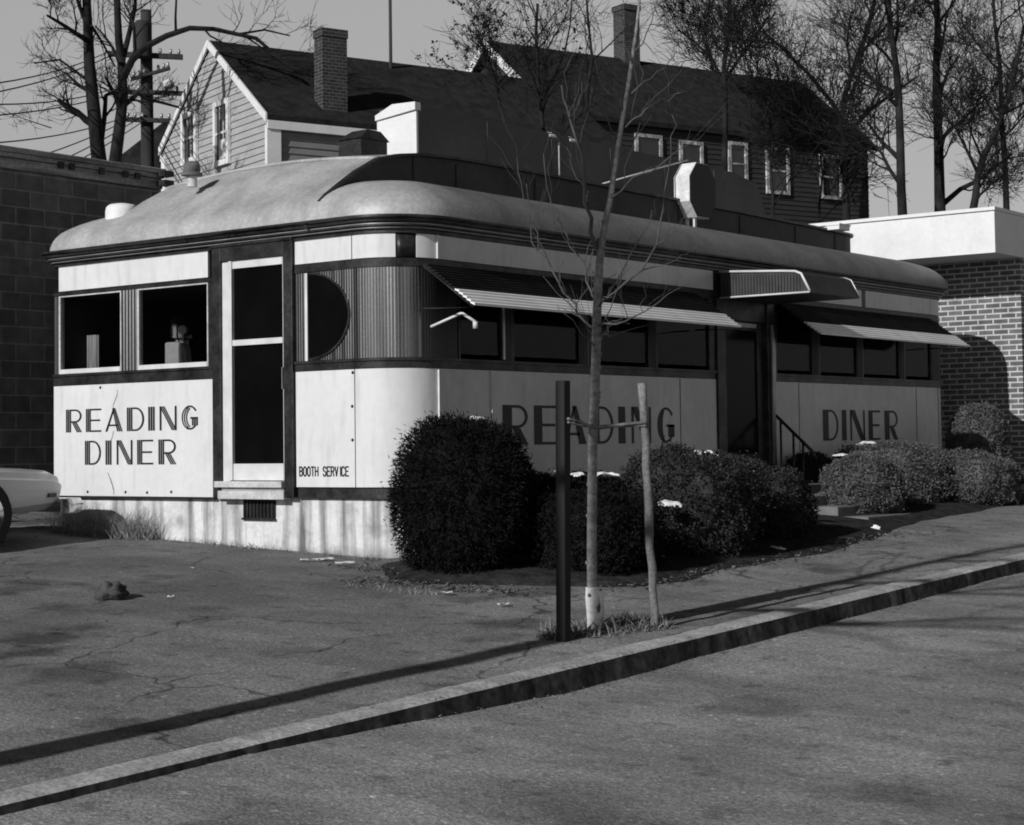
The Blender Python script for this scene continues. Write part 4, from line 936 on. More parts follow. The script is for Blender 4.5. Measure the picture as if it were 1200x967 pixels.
def rock(name, p, r, lab, m, seed, sq=(1, 1, .7)):
    b = MB(); nu, nv = 34, 20; rows = []
    for j in range(nv+1):
        th = PI*j/nv; row = []
        for i in range(nu):
            d = V((math.sin(th)*math.cos(2*PI*i/nu), math.sin(th)*math.sin(2*PI*i/nu), math.cos(th))); e = 1+.55*mnoise.noise(d*1.3+V((seed, 0, 0)))+.35*mnoise.noise(d*3.1+V((seed, 5, 0)))+.2*mnoise.noise(d*7+V((seed, 5, 3)))+.1*mnoise.noise(d*16+V((seed, 1, 3)))
            row.append(p+V((d.x*r*sq[0]*e, d.y*r*sq[1]*e, d.z*r*sq[2]*e)))
        rows.append(row)
    b.loft(rows); tag(b.build(name, m, smooth=True), lab, 'stone' if name == 'stone' else 'snow')
p = atg(129, 702); rock('stone', p+V((0, 0, .05)), .11, 'dark lump of rock lying on the asphalt lot', STONE, 2.2, (1.15, 1, .8))
p = atg(1000, 640)
p = atg(912, 648); rock('snow_lump', p+V((0, 0, .02)), .065, 'clump of old snow at the hedge edge on the pavement', SNOW, 6.1, (1.4, .7, .5)); 
p = atg(1026, 622); rock('snow_lump', p+V((0, 0, .02)), .045, 'smaller snow lump by the foot of the steps', SNOW, 7.7, (1.0, .7, .7))

# ------------------------------------------------------------------ car at the left edge
car = empty('parked_car', (-4.45, -2.85, gz(-4.45, -2.85)), 'light coloured car at the left edge with its chrome bumper toward the diner', 'car')
def carp():
    ang = math.radians(6); ca, sa = math.cos(ang), math.sin(ang)
    O = atg(60, 641); O = V((-3.62, -.62, 0)); O.z = gz(-4.2, -2)
    def T(f, s, z): # f: metres back from the nose, s: metres in from the near side
        x, y = -s, -f; return V((O.x+x*ca-y*sa, O.y+x*sa+y*ca, O.z+z))
    Wd = 1.78; st_ = []
    # stations from nose to tail: (f, zbottom, belt z, top inset)
    secs = [(0.0, .40, .62, .26), (.05, .38, .68, .15), (.22, .34, .715, .07), (.8, .30, .74, .04), (1.6, .26, .76, .03), (2.8, .26, .77, .03), (3.8, .27, .77, .04), (4.5, .30, .75, .08), (4.75, .36, .70, .16)]
    b = MB(); rings = []
    for f, zb_, zt_, ins in secs:
        r = []
        half = [(ins+.12, zb_), (ins+.03, zb_+.07), (ins-.0, zb_+.18), (ins+.012, zt_-.10), (ins+.035, zt_-.085), (ins+.06, zt_-.03), (ins+.14, zt_), (Wd*.3, zt_+.02), (Wd*.5, zt_+.03)]
        r = [T(f, s, z) for s, z in half]+[T(f, Wd-s, z) for s, z in reversed(half[:-1])]
        rings.append(r)
    b.loft(rings); b.build('body', CARP, car, smooth=True, angle=28)
    b = MB(); rings = []
    for f, zt_, ins in ((1.45, .76, .14), (2.05, 1.2, .27), (3.1, 1.22, .27), (3.75, .77, .15)):
        rings.append([T(f, ins, .72), T(f, ins, zt_), T(f, Wd*.5, zt_+.03), T(f, Wd-ins, zt_), T(f, Wd-ins, .72)])
    b.loft(rings); b.build('cabin', CARP, car, smooth=True, angle=30)
    b = MB()
    b.poly([T(1.62, .162, .82), T(2.08, .262, 1.14), T(2.95, .262, 1.16), T(3.5, .165, .82)]); b.build('side_window', HGLASS, car)
    b = MB()
    rings = [[T(f, s, z) for z in ()] for f, s in ()]
    bp = [(.13, .06), (.05, .045), (-.06, .08), (-.10, .22), (-.12, Wd*.5), (-.10, Wd-.22), (-.06, Wd-.08), (.05, Wd-.045), (.13, Wd-.06)]
    rings = [[T(f-.04, s-(.03 if s < Wd*.5 else -.03)*(1 if f > -.08 else 0), .30), T(f-.075, s-(.05 if s < Wd*.5 else -.05)*(1 if f > -.08 else 0), .37), T(f-.04, s-(.03 if s < Wd*.5 else -.03)*(1 if f > -.08 else 0), .445), T(f+.02, s, .435), T(f+.02, s, .31)] for f, s in bp]
    b.loft(rings); b.build('bumper', CHROME, car, smooth=True, angle=50)
    b = MB(); b.hexa([T(.18, .082, .46), T(.30, .060, .46), T(.30, .2, .46), T(.18, .2, .46)], [T(.18, .082, .50), T(.30, .060, .50), T(.30, .2, .50), T(.18, .2, .50)]); b.build('marker_lamp', mat('lamp_lens', .02, rough=.2), car)
    for s in (.16, Wd-.36):
        b = MB(); b.tube([T(.055, s+.2, .56), T(-.012, s+.2, .56)], .07, 16); b.build('headlight', CHROME, car, smooth=True, angle=40)
    for f in (1.1, 3.75):
        for s0_, s1_ in ((.02, .22), (Wd-.22, Wd-.02)):
            b = MB(); n = 22
            prof_ = [(.20, s0_), (.30, s0_), (.325, s0_+.03), (.325, s1_-.03), (.30, s1_), (.20, s1_)]
            b.loft([[T(f+r*math.cos(2*PI*k/n), s, .32+r*math.sin(2*PI*k/n)) for k in range(n)] for r, s in prof_]); wh = b.build('wheel', RUBBER, car, smooth=True, angle=40)
            b = MB(); sface = s0_-.004 if s0_ < Wd/2 else s1_+.004
            b.loft([[T(f+r*math.cos(2*PI*k/n), sface+dz, .32+r*math.sin(2*PI*k/n)) for k in range(n)] for r, dz in ((.195, 0), (.15, .02 if s0_ < 1 else -.02), (.04, -.01 if s0_ < 1 else .01))]); o = b.build('hubcap', CHROME, smooth=True); o.parent = wh; o.matrix_parent_inverse = wh.matrix_world.inverted()
    b = MB(); b.poly([T(.5, .06, .245), T(4.4, .06, .245), T(4.4, Wd-.06, .245), T(.5, Wd-.06, .245)]); b.build('floor_pan', RUBBER, car)
bpy.context.view_layer.update()
carp()

# ------------------------------------------------------------------ buildings behind
# concrete block building on the left
XBk = -7.4
pa, pb = atx(33, 172, XBk), atx(185, 206, XBk); ztp = (pa.z+pb.z)/2
bb = empty('block_building', (XBk-3, 0, gz(-10, 0)), 'dark concrete block building with a weathered plank parapet at left', 'building')
b = MB(); yend = pb.y+.02; b.box(XBk-7, XBk, -9, yend, -1.4, atx(110, 212, XBk).z); b.build('wall', BLOCK, bb)
zw = atx(110, 212, XBk).z
PL = mat('parapet_wood', .30, rough=.9, nscale=5, namt=.4, stretch=(1, .3, 3), n2=24, n2amt=.25)
b = MB(); b.box(XBk-.2, XBk+.05, -9, yend+.02, zw-.0+.003, zw+.13); b.box(XBk-.2, XBk+.075, -9, yend+.03, zw+.136, ztp-.05); b.box(XBk-.25, XBk+.10, -9, yend+.04, ztp-.047, ztp+.02); b.build('parapet', PL, bb, bevel=.01)
for u in (66, 79, 114, 142, 156): b = MB(); q = atx(u, 190, XBk); b.box(XBk+.078, XBk+.10, q.y-.04, q.y+.04, ztp-.16, ztp-.08); b.build('bracket', TRIM, bb)
for zz in (.12, .0): b = MB(); b.box(XBk+.08, XBk+.22, yend-.10, yend+.06, zw+zz+.03, zw+zz+.10); b.build('bracket', TRIM, bb)

def frame_house(C, ang):
    er = V((math.sin(ang), math.cos(ang), 0)); el = V((-math.cos(ang), math.sin(ang), 0)); return er, el
ANG = math.radians(18.8)
er, el = frame_house(None, ANG)
def siding(b, o, ax, out, z0, z1, xl, xr, rise=.145, lap=.022):
    """lapped boards on a wall: o + ax*x, outward normal out; xl(z), xr(z) give the width at a height"""
    z = z0
    while z < z1-1e-4:
        zt_ = min(z+rise, z1); a0, a1, c0, c1 = xl(z), xl(zt_), xr(z), xr(zt_)
        if c0-a0 > .02:
            if c1-a1 < 0: a1 = c1 = (a1+c1)/2
            P = lambda x, zz, oo: o+ax*x+out*oo+V((0, 0, zz))
            b.hexa([P(a0, z, 0), P(c0, z, 0), P(c0, z, lap), P(a0, z, lap)], [P(a1, zt_, 0), P(c1, zt_, 0), P(c1, zt_, .004), P(a1, zt_, .004)])
        z = zt_
def sash(root, o, ax, out, x0, x1, z0, z1, fw=.11, m=WHITE, curtain=False, muntin=True):
    b = MB(); ob = lambda a0, a1, c0, c1, d0, d1: b.obox(o, ax, out, V((0, 0, 1)), a0, a1, d0, d1, c0, c1)
    ob(x0-fw, x0, z0-fw, z1+fw, .0, .07); ob(x1, x1+fw, z0-fw, z1+fw, .0, .07); ob(x0, x1, z1, z1+fw, .0, .075); ob(x0-.0, x1+.0, z0-fw, z0, .0, .085)
    f = b.build('window', m, root)
    b = MB(); zm = (z0+z1)/2
    b.obox(o, ax, out, V((0, 0, 1)), x0, x1, .02, .05, zm-.03, zm+.03)
    if muntin:
        for k in (1, 2): b.obox(o, ax, out, V((0, 0, 1)), x0+(x1-x0)*k/3-.012, x0+(x1-x0)*k/3+.012, .022, .04, z0, zm-.03); b.obox(o, ax, out, V((0, 0, 1)), x0+(x1-x0)*k/3-.012, x0+(x1-x0)*k/3+.012, .022, .04, zm+.03, z1)
    q = b.build('sash', m); q.parent = f; q.matrix_parent_inverse = f.matrix_world.inverted()
    b = MB(); b.obox(o, ax, out, V((0, 0, 1)), x0+.001, x1-.001, .008, .018, z0+.001, z1-.001); q = b.build('pane', HGLASS); q.parent = f; q.matrix_parent_inverse = f.matrix_world.inverted()
    if curtain:
        b = MB(); b.obox(o, ax, out, V((0, 0, 1)), x0+.12, x1-.12, .0185, .021, z0+.05, z0+(z1-z0)*.38); q = b.build('curtain', PAPER); q.parent = f; q.matrix_parent_inverse = f.matrix_world.inverted()
# --- house with the white-trimmed gable
C1 = atd(313, 139, 41.0)              # right front corner of the gable at eave height
h1 = empty('gabled_house', V((C1.x, C1.y, -.5)), 'clapboard house with a white-trimmed gable, two sash windows and a brick chimney', 'house')
out1 = -er                            # gable faces the camera side
def G1(u, v): q = onp(u, v, C1, er); return (q-C1).dot(-el), q.z   # (x along the gable to the right from the corner, z)
ax1 = -el
gx, gzt = G1(247, 57); lx, lz = G1(192, 186)
ze = C1.z; lxe = gx-(0-gx)*1.0        # symmetric eave
slope = (gzt-ze)/(0-gx); zl = gzt-slope*(gx-lx)
b = MB(); xl = lambda z: lx if z <= zl else lx+(gx-lx)*(z-zl)/(gzt-zl)
xr = lambda z: 0 if z <= ze else 0+(gx-0)*(z-ze)/(gzt-ze)
base = gz(C1.x, C1.y)-.4
LEN = (onp(730, 187, C1, el)-C1).dot(er)
siding(b, V((C1.x, C1.y, 0)), ax1, out1, base, gzt-.02, xl, xr, .16, .03)
# long wall facing the camera's right (siding in a darker copy that paints in its shade)
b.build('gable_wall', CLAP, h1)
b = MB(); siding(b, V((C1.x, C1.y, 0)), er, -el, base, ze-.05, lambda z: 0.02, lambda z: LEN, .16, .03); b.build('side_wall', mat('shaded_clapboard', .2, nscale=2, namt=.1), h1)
# roof slabs
Pz = lambda x, y, z: V((C1.x, C1.y, 0))+ax1*x+er*y+V((0, 0, z))
ovg = .05
b = MB(); ove = .12
ex, ez = ove, ze-slope*ove
b.hexa([Pz(gx, -ovg, gzt+.04), Pz(ex, -ovg, ez+.04), Pz(ex, LEN, ez+.04), Pz(gx, LEN, gzt+.04)], [Pz(gx, -ovg, gzt+.20), Pz(ex, -ovg, ez+.17), Pz(ex, LEN, ez+.17), Pz(gx, LEN, gzt+.20)])
exl, ezl = lx-ove, zl-slope*ove
b.hexa([Pz(gx, -ovg, gzt+.04), Pz(exl, -ovg, ezl+.04), Pz(exl, LEN, ezl+.04), Pz(gx, LEN, gzt+.04)], [Pz(gx, -ovg, gzt+.20), Pz(exl, -ovg, ezl+.17), Pz(exl, LEN, ezl+.17), Pz(gx, LEN, gzt+.20)])
roof1 = b.build('roof', SHING, h1)
b = MB()   # rake boards, corner boards, eave fascia
def rake(b, x0, z0, x1, z1, wv=.20, y0=-ovg-.05, y1=-ovg-.005):
    b.hexa([Pz(x0, y0, z0-wv), Pz(x1, y0, z1-wv), Pz(x1, y1, z1-wv), Pz(x0, y1, z0-wv)], [Pz(x0, y0, z0), Pz(x1, y0, z1), Pz(x1, y1, z1), Pz(x0, y1, z0)])
rake(b, gx, gzt+.21, ex, ez+.19); rake(b, gx, gzt+.21, exl, ezl+.19); b.build('rake_board', WHITE, h1)
b = MB(); b.obox(V((C1.x, C1.y, 0)), ax1, er, V((0, 0, 1)), -.02, .10, -.05, .30, base, ze-.15); b.build('corner_board', WHITE, h1)
b = MB(); b.obox(V((C1.x, C1.y, 0)), ax1, er, V((0, 0, 1)), lx-.06, lx+.16, -.05, .12, base, zl-.15); b.build('corner_board', WHITE, h1)
b = MB(); b.obox(V((C1.x, C1.y, 0)), ax1, er, V((0, 0, 1)), .06, ex+.02, -ovg, LEN, ez-.16, ez+.035); b.build('eave_fascia', WHITE, h1)
b = MB(); b.obox(V((C1.x, C1.y, 0)), ax1, er, V((0, 0, 1)), exl-.02, lx-.06, -ovg, .6, ezl-.16, ezl+.035); b.build('eave_fascia', WHITE, h1)
for (u0_, u1_, v0_, v1_, ct) in ((256, 269, 124, 188, True), (218, 231, 138, 186, False)):
    x0_, zt_ = G1(u0_, v0_); x1_, zb_ = G1(u1_, v1_); _, zt_ = G1((u0_+u1_)/2, v0_); _, zb_ = G1((u0_+u1_)/2, v1_); sash(h1, V((C1.x, C1.y, 0))+out1*.03, ax1, out1, x0_, x1_, zb_, zt_, .13, curtain=ct, muntin=True)
# chimney of that house: stands in the camera-side slope
sd_dir = Pz(ex, 0, ez)-Pz(gx, 0, gzt); rp_ = onp(388, 124, Pz(gx, 0, gzt+.19), er.cross(sd_dir).normalized()); cy_ = (rp_-V((C1.x, C1.y, 0))).dot(er); sc = (rp_-CAM).dot(FW)/FPX
cz1 = (CAM+ray(386, 36)*((rp_-CAM).dot(FW))).z
b = MB(); cxm = (rp_-V((C1.x, C1.y, 0))).dot(ax1); hwc = 26*sc/2
b.obox(V((C1.x, C1.y, 0)), ax1, er, V((0, 0, 1)), cxm-hwc*.8, cxm+hwc*.8, cy_-hwc*1.25, cy_+hwc*1.25, ze-.2, cz1-.18); b.obox(V((C1.x, C1.y, 0)), ax1, er, V((0, 0, 1)), cxm-hwc*.88, cxm+hwc*.88, cy_-hwc*1.33, cy_+hwc*1.33, cz1-.178, cz1+.02)
ch = b.build('chimney', CHIM); ch.parent = roof1; ch.matrix_parent_inverse = roof1.matrix_world.inverted()
# mast
q = onp(458, 82, Pz(gx*.9, 0, 0), -el); b = MB(); qt = CAM+ray(458, -40)*((q-CAM).dot(FW)); b.tube([V((q.x, q.y, q.z-2.2)), V((q.x, q.y, qt.z))], [.045, .04], 8)
tag(b.build('mast', POLEW, smooth=True), 'thin dark mast rising behind the ridge of the clapboard house', 'mast')
# --- the larger dark house to the right
C2 = atd(652, 134, 58.0)
h2 = empty('long_house', V((C2.x, C2.y, -.5)), 'long dark-shingled house with white window trim behind the diner', 'house')
def on2(u, v): q = onp(u, v, C2, el); return (q-C2).dot(er), q.z
LEN2 = on2(1017, 200)[0]; ze2 = C2.z; Pq = lambda x, y, z: V((C2.x, C2.y, 0))+ax1*x+er*y+V((0, 0, z))
q = onp(577, 57, C2, er); gx2 = (q-C2).dot(ax1); gz2 = q.z; sl2 = (gz2-ze2)/(0-gx2)
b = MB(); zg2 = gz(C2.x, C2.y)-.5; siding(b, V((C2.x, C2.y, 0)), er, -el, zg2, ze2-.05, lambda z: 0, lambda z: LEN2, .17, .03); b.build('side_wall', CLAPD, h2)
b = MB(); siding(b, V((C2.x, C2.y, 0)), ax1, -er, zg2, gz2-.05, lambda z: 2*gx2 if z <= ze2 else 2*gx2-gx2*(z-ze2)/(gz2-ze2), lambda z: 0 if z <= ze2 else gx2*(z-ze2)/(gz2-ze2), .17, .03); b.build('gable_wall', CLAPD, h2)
b = MB(); ex2, ez2 = .2, ze2-sl2*.2
for sgn in (0, 1):
    X_ = (lambda x: x) if not sgn else (lambda x: 2*gx2-x)
    b.hexa([Pq(gx2, -.3, gz2+.05), Pq(X_(ex2), -.3, ez2+.05), Pq(X_(ex2), LEN2+.3, ez2+.05), Pq(gx2, LEN2+.3, gz2+.05)], [Pq(gx2, -.3, gz2+.25), Pq(X_(ex2), -.3, ez2+.22), Pq(X_(ex2), LEN2+.3, ez2+.22), Pq(gx2, LEN2+.3, gz2+.25)])
roof2 = b.build('roof', SHING, h2)
b = MB()
for X_ in ((lambda x: x), (lambda x: 2*gx2-x)):
    b.hexa([Pq(gx2, -.36, gz2-.08), Pq(X_(ex2), -.36, ez2-.08), Pq(X_(ex2), -.305, ez2-.08), Pq(gx2, -.305, gz2-.08)], [Pq(gx2, -.36, gz2+.26), Pq(X_(ex2), -.36, ez2+.23), Pq(X_(ex2), -.305, ez2+.23), Pq(gx2, -.305, gz2+.26)])
b.build('rake_board', WHITE, h2)
H2TRIM = mat('weathered_trim', .36, rough=.8, nscale=4, namt=.6, n2=14, n2amt=.5)
for (u0_, u1_, v0_, v1_) in ((746, 771, 162, 215), (798, 819, 170, 222), (855, 871, 171, 214), (899, 920, 177, 224), (962, 982, 186, 230)):
    y0_, zt_ = on2((u0_+u1_)/2, v0_); _, zb_ = on2((u0_+u1_)/2, v1_); y0_ = on2(u0_, v0_)[0]; y1_ = on2(u1_, v0_)[0]
    sash(h2, V((C2.x, C2.y, 0))-el*.03, er, -el, y0_, y1_, zb_, zt_, .12, m=H2TRIM, muntin=False)
q = onp(735, 85, Pq(gx2, 0, 0), el); cy_ = (q-C2).dot(er); zt_ = onp(735, 8, Pq(gx2, 0, 0), el).z; hwc = 11*((q-CAM).dot(FW))/FPX
b = MB(); b.obox(V((C2.x, C2.y, 0)), ax1, er, V((0, 0, 1)), gx2-hwc, gx2+hwc, cy_-hwc, cy_+hwc, ze2+.5, zt_-.2); b.obox(V((C2.x, C2.y, 0)), ax1, er, V((0, 0, 1)), gx2-hwc*1.12, gx2+hwc*1.12, cy_-hwc*1.12, cy_+hwc*1.12, zt_-.198, zt_); ch = b.build('chimney', CHIM); ch.parent = roof2; ch.matrix_parent_inverse = roof2.matrix_world.inverted()
# --- small dark-roofed house behind the utility pole
C3 = atd(150, 192, 62.0); h3 = empty('distant_house', V((C3.x, C3.y, -.5)), 'small dark-roofed house partly hidden behind the utility pole', 'house')
c_ = lambda u, v, d: atd(u, v, d)
a0, a1, a2 = c_(122, 197, 62), c_(198, 138, 62), c_(285, 205, 62); dpt = V((FW.x, FW.y, 0)).normalized()*9
b = MB(); b.hexa([a0, a2, a1], [a0+dpt, a2+dpt, a1+dpt]); b.build('roof', SHING, h3)
b = MB(); lo = V((0, 0, -10.5)); i0, i2 = a0.lerp(a2, .06)+dpt*.03-V((0, 0, .02)), a2.lerp(a0, .06)+dpt*.03-V((0, 0, .02)); b.hexa([i0+lo, i2+lo, i2+dpt*.9+lo, i0+dpt*.9+lo], [i0, i2, i2+dpt*.9, i0+dpt*.9]); b.build('wall', CLAPD, h3)
# --- brick building on the right
YF, YBk = 11.98, 13.0
ft_, fb_ = aty(1100, 252.5, YF).z, aty(1100, 301, YF).z; fxr = aty(1155.5, 250, YF).x
gb = empty('brick_building', (-4, YBk+3, gz(-4, 15)), 'low brick building with a deep white roof fascia at right', 'building')
b = MB(); b.box(-9, fxr+.12, YF, YBk+9, fb_, ft_); b.build('roof_fascia', WHITE, gb)
b = MB(); b.box(-9.02, fxr+.14, YF-.03, YBk+9.02, ft_+.003, ft_+.05); b.build('coping', WHITE, gb)
b = MB(); b.box(-8.6, fxr+.06, YBk, YBk+8.5, -1.0, fb_-.003); b.build('wall', BRICK, gb)

# ------------------------------------------------------------------ utility pole and wires
PD = 47.0
def up(u, v, dd=0): return atd(u, v, PD+dd)
po = empty('utility_pole', V((up(172, 190).x, up(172, 190).y, -.5)), 'dark wooden utility pole with four crossarms left of the gabled house', 'utility pole')
b = MB(); b.tube([V((up(173, 190).x, up(173, 190).y, -1)), up(173, 190), up(172, 100), up(171, 12)], [.19, .17, .16, .14], 12); b.build('pole', POLEW, po, smooth=True)
for (ua, va, ub, vb, hh) in ((127, 63, 214, 67, .13), (154, 93, 199, 80, .08), (132, 107, 222, 110, .11), (146, 140, 208, 142, .11)):
    a, c = up(ua, va, -.25), up(ub, vb, -.25); ax = (c-a).normalized(); ay = ax.cross(V((0, 0, 1))).normalized(); az = ay.cross(ax)*-1
    b = MB(); b.obox(a, ax, ay, V((0, 0, 1)), 0, (c-a).length, -.06, .06, -hh/2*1.0, hh/2); arm = b.build('crossarm', POLEW, po)
    for t in (.06, .2, .34, .7, .84, .95):
        q = a.lerp(c, t)+V((0, 0, hh/2)); b = MB(); b.tube([q, q+V((0, 0, .06)), q+V((0, 0, .13))], [.02, .045, .03], 8); o = b.build('insulator', TRIML, smooth=True); o.parent = arm; o.matrix_parent_inverse = arm.matrix_world.inverted()
b = MB(); q = up(167, 47, -.4); b.tube([q+V((0, 0, -.45)), q+V((0, 0, .42)), q+V((0, 0, .5))], [.24, .24, .15], 14); b.build('transformer', POLEW, po, smooth=True, angle=40)
b = MB(); q = up(197, 100, -.4); b.loft([[q+V((r*math.cos(2*PI*k/12), r*math.sin(2*PI*k/12), z)) for k in range(12)] for r, z in ((.03, .16), (.14, .10), (.17, 0), (.1, -.08))]); b.build('lamp_shade', WHITE, po, smooth=True)
wl = 'one of the thin overhead wires running left from the utility pole'
for i, (ua, va, ub, vb) in enumerate(((128, 60, -30, 72), (140, 60, -30, 84), (133, 104, -30, 93), (150, 104, -30, 108), (147, 137, -30, 140), (155, 137, -30, 175), (165, 137, -30, 200), (171, 140, -30, 215))):
    a, c = up(ua, va, -.2), atd(ub, vb, 30); c = a+(c-a)*1.8; b = MB(); pts = []
    for k in range(17):
        t = k/16; pts.append(a.lerp(c, t)-V((0, 0, .7*4*t*(1-t)*.6)))
    b.tube(pts, .014, 5); tag(b.build('overhead_wire', POLEW, smooth=True), wl, 'wire', 'overhead wires')
b = MB(); a, c = up(213, 62, -.2), atd(520, -60, 40)
# ------------------------------------------------------------------ bare trees
class Tree:
    def __init__(s, seed): s.rg = random.Random(seed); s.b = MB(); s.count = 0
    def limb(s, p, d, r, l, lev, maxlev, rmin=.007, up_=.10, dens=1.0, wob=.16):
        rg = s.rg; n = 5 if lev < 2 else (4 if lev < 4 else 3); P = [p]; Rr = [r]; q = V(p); d = d.normalized()
        for i in range(n):
            d = (d+V((rg.gauss(0, wob), rg.gauss(0, wob), rg.gauss(0, wob)+up_*.5))).normalized(); q = q+d*(l/n); P.append(V(q)); Rr.append(max(rmin*.6, r*(1-.62*(i+1)/n)))
        s.b.tube(P, Rr, 7 if lev < 2 else (5 if lev < 3 else 3), cap=False)
        if lev >= maxlev: return
        s.kids(P, Rr, l, lev, maxlev, rmin, up_, dens, wob)
    def kids(s, P, Rr, l, lev, maxlev, rmin, up_, dens, wob, t0=.22):
        rg = s.rg; nk = max(2, int(round(dens*rg.choice((4, 5, 6)) if lev < 3 else dens*rg.choice((3, 4)))))
        for k in range(nk):
            t = t0+(1-t0)*(k+rg.random())/nk; f = t*(len(P)-1); i = min(len(P)-2, int(f)); q = P[i].lerp(P[i+1], f-i); rr_ = Rr[i]+(Rr[i+1]-Rr[i])*(f-i); ax = (P[i+1]-P[i]).normalized()
            side_ = ax.cross(V((rg.gauss(0, 1), rg.gauss(0, 1), rg.gauss(0, 1)))).normalized(); an = rg.uniform(.45, 1.0)
            dd = ax*math.cos(an)+side_*math.sin(an)+V((0, 0, up_))
            s.limb(q, dd, max(rmin, rr_*rg.uniform(.42, .66)), l*rg.uniform(.5, .82), lev+1, maxlev, rmin, up_, dens, wob)
def bare_tree(name, trunk, w0, label, seed, limbs=(), depth=40, maxlev=5, lfac=.55, dens=1.0, t0=.25, group=None, wend=.4, rmin=None, mt=BARK, buds=0):
    """trunk: list of picture measurements along the stem at a distance; limbs: measured main boughs; the rest grows from them"""
    t = Tree(seed); sc = depth/FPX
    base = atd(*trunk[0], depth); root = empty(name, V((base.x, base.y, gz(base.x, base.y)-.3)), label, 'tree', group)
    P = [V((base.x, base.y, gz(base.x, base.y)-.4))]+[atd(u, v, depth+.25*math.sin(i*1.7+seed)) for i, (u, v) in enumerate(trunk)]; n = len(P)
    Rr = [w0/2*sc*1.15]+[w0/2*sc*(1-(1-wend)*i/(n-2)) for i in range(n-1)]
    b = MB(); b.tube(P, Rr, 10); b.build('trunk', mt, root, smooth=True)
    rmin = rmin or .0062*depth/40; L_ = (P[-1]-P[1]).length
    t.kids(P[1:], Rr[1:], L_*lfac, 1, max(4, maxlev-1), rmin, .12, dens*1.5, .17, t0)
    for pl, w_ in limbs:
        Q = [atd(u, v, depth+dd) for u, v, dd in pl]; m_ = len(Q); RR = [w_/2*sc*(1-.6*i/(m_-1)) for i in range(m_)]
        t.b.tube(Q, RR, 7); t.kids(Q, RR, (Q[-1]-Q[0]).length*.6, 2 if w_ < 5 else 1, max(4, maxlev-1), rmin, .12, dens*1.2, .17, .15)
    if buds:
        vs = list(t.b.v); 
        for _ in range(buds):
            q = V(t.rg.choice(vs)); s_ = t.rg.uniform(.03, .075)*depth/40
            for k in range(5):
                d = V((t.rg.gauss(0, 1), t.rg.gauss(0, 1), t.rg.gauss(0, 1))).normalized()*s_; e = d.orthogonal().normalized()*s_*.6; c = q+d*.8; t.b.quad(c-d*.6, c+e*.6, c+d*.6, c-e*.6)
    t.b.build('crown', TWIG, root, smooth=False); return root
gt = 'bare trees behind the buildings'
bare_tree('bare_tree', [(118, 205), (114, 170), (109, 120), (105, 80), (103, 33), (101, -10), (99, -60)], 19, 'bare tree with a straight forked trunk, leftmost above the block building', 21, depth=40, maxlev=6, lfac=.36, group=gt, t0=.15,
          limbs=[([(117, 178, 0), (122, 140, .2), (124, 112, .3), (134, 106, .3), (146, 104, .2)], 7), ([(103, 48, 0), (90, 40, -.3), (72, 28, -.5), (55, 18, -.8)], 7), ([(105, 95, 0), (96, 90, .3), (92, 86, .4), (70, 70, .6), (40, 74, .8)], 4.5), ([(107, 30, 0), (120, 50, .5), (135, 78, .8)], 4), ([(60, 150, 0), (30, 140, .5), (5, 130, .5)], 1.5)], dens=.75)
bare_tree('bare_tree', [(134, 195), (140, 150), (144, 115), (143, 80), (139, 45), (137, 0), (134, -50)], 15, 'bare tree with crooked limbs just left of the utility pole', 22, depth=43, maxlev=6, lfac=.36, group=gt, t0=.2,
          limbs=[([(144, 125, 0), (152, 118, .2), (162, 110, .3), (172, 116, .4), (188, 120, .5), (210, 126, .6)], 7), ([(145, 90, 0), (155, 70, -.2), (170, 55, -.4), (195, 42, -.5), (222, 33, -.6), (250, 34, -.6), (300, 45, -.7), (318, 60, -.7)], 9.5), ([(142, 75, 0), (150, 45, .4), (158, 10, .5), (160, -30, .6)], 8), ([(250, 34, -.6), (280, 40, -.5), (310, 35, -.5), (340, 42, -.4)], 4)], dens=.75)
bare_tree('bare_tree', [(650, 250), (641, 190), (636, 150), (632, 110), (630, 75), (628, 40), (630, 5)], 7.5, 'thin dark bare tree between the diner and the gabled house', 23, depth=27, maxlev=4, lfac=.42, group=gt, dens=1.2, t0=.3, buds=120,
          limbs=[([(636, 150, 0), (612, 130, .3), (590, 108, .4), (574, 90, .5), (562, 60, .5)], 3), ([(634, 120, 0), (650, 90, .2), (662, 60, .2), (668, 30, .2), (670, 0, .2)], 3.4), ([(640, 180, 0), (665, 150, .2), (688, 128, .3), (700, 100, .3)], 3)])
bare_tree('bare_tree', [(600, 190), (590, 140), (583, 110), (578, 85), (570, 62), (560, 40)], 4, 'small bare tree with clumps of dry seed heads before the gables', 24, depth=31, maxlev=4, lfac=.5, group=gt, dens=1.1, t0=.25, buds=260,
          limbs=[([(585, 115, 0), (560, 92, 0), (540, 86, .1), (518, 72, .1)], 2.4)])
bare_tree('bare_tree', [(848, 230), (850, 160), (850, 110), (848, 80), (852, 40), (856, -10)], 8, 'bare tree rising behind the middle of the long roof', 25, depth=50, maxlev=6, lfac=.55, group=gt, dens=1.0, t0=.35,
          limbs=[([(849, 100, 0), (835, 70, .3), (815, 50, .5), (795, 35, .5)], 5), ([(849, 95, 0), (868, 66, .3), (885, 45, .4), (900, 20, .4)], 5)])
bare_tree('bare_tree', [(690, 240), (690, 150), (688, 110), (694, 70), (690, 30), (686, -15)], 5.5, 'bare tree with fine twigs just left of the far chimney', 31, depth=48, maxlev=5, lfac=.42, group=gt, dens=.85, t0=.4)
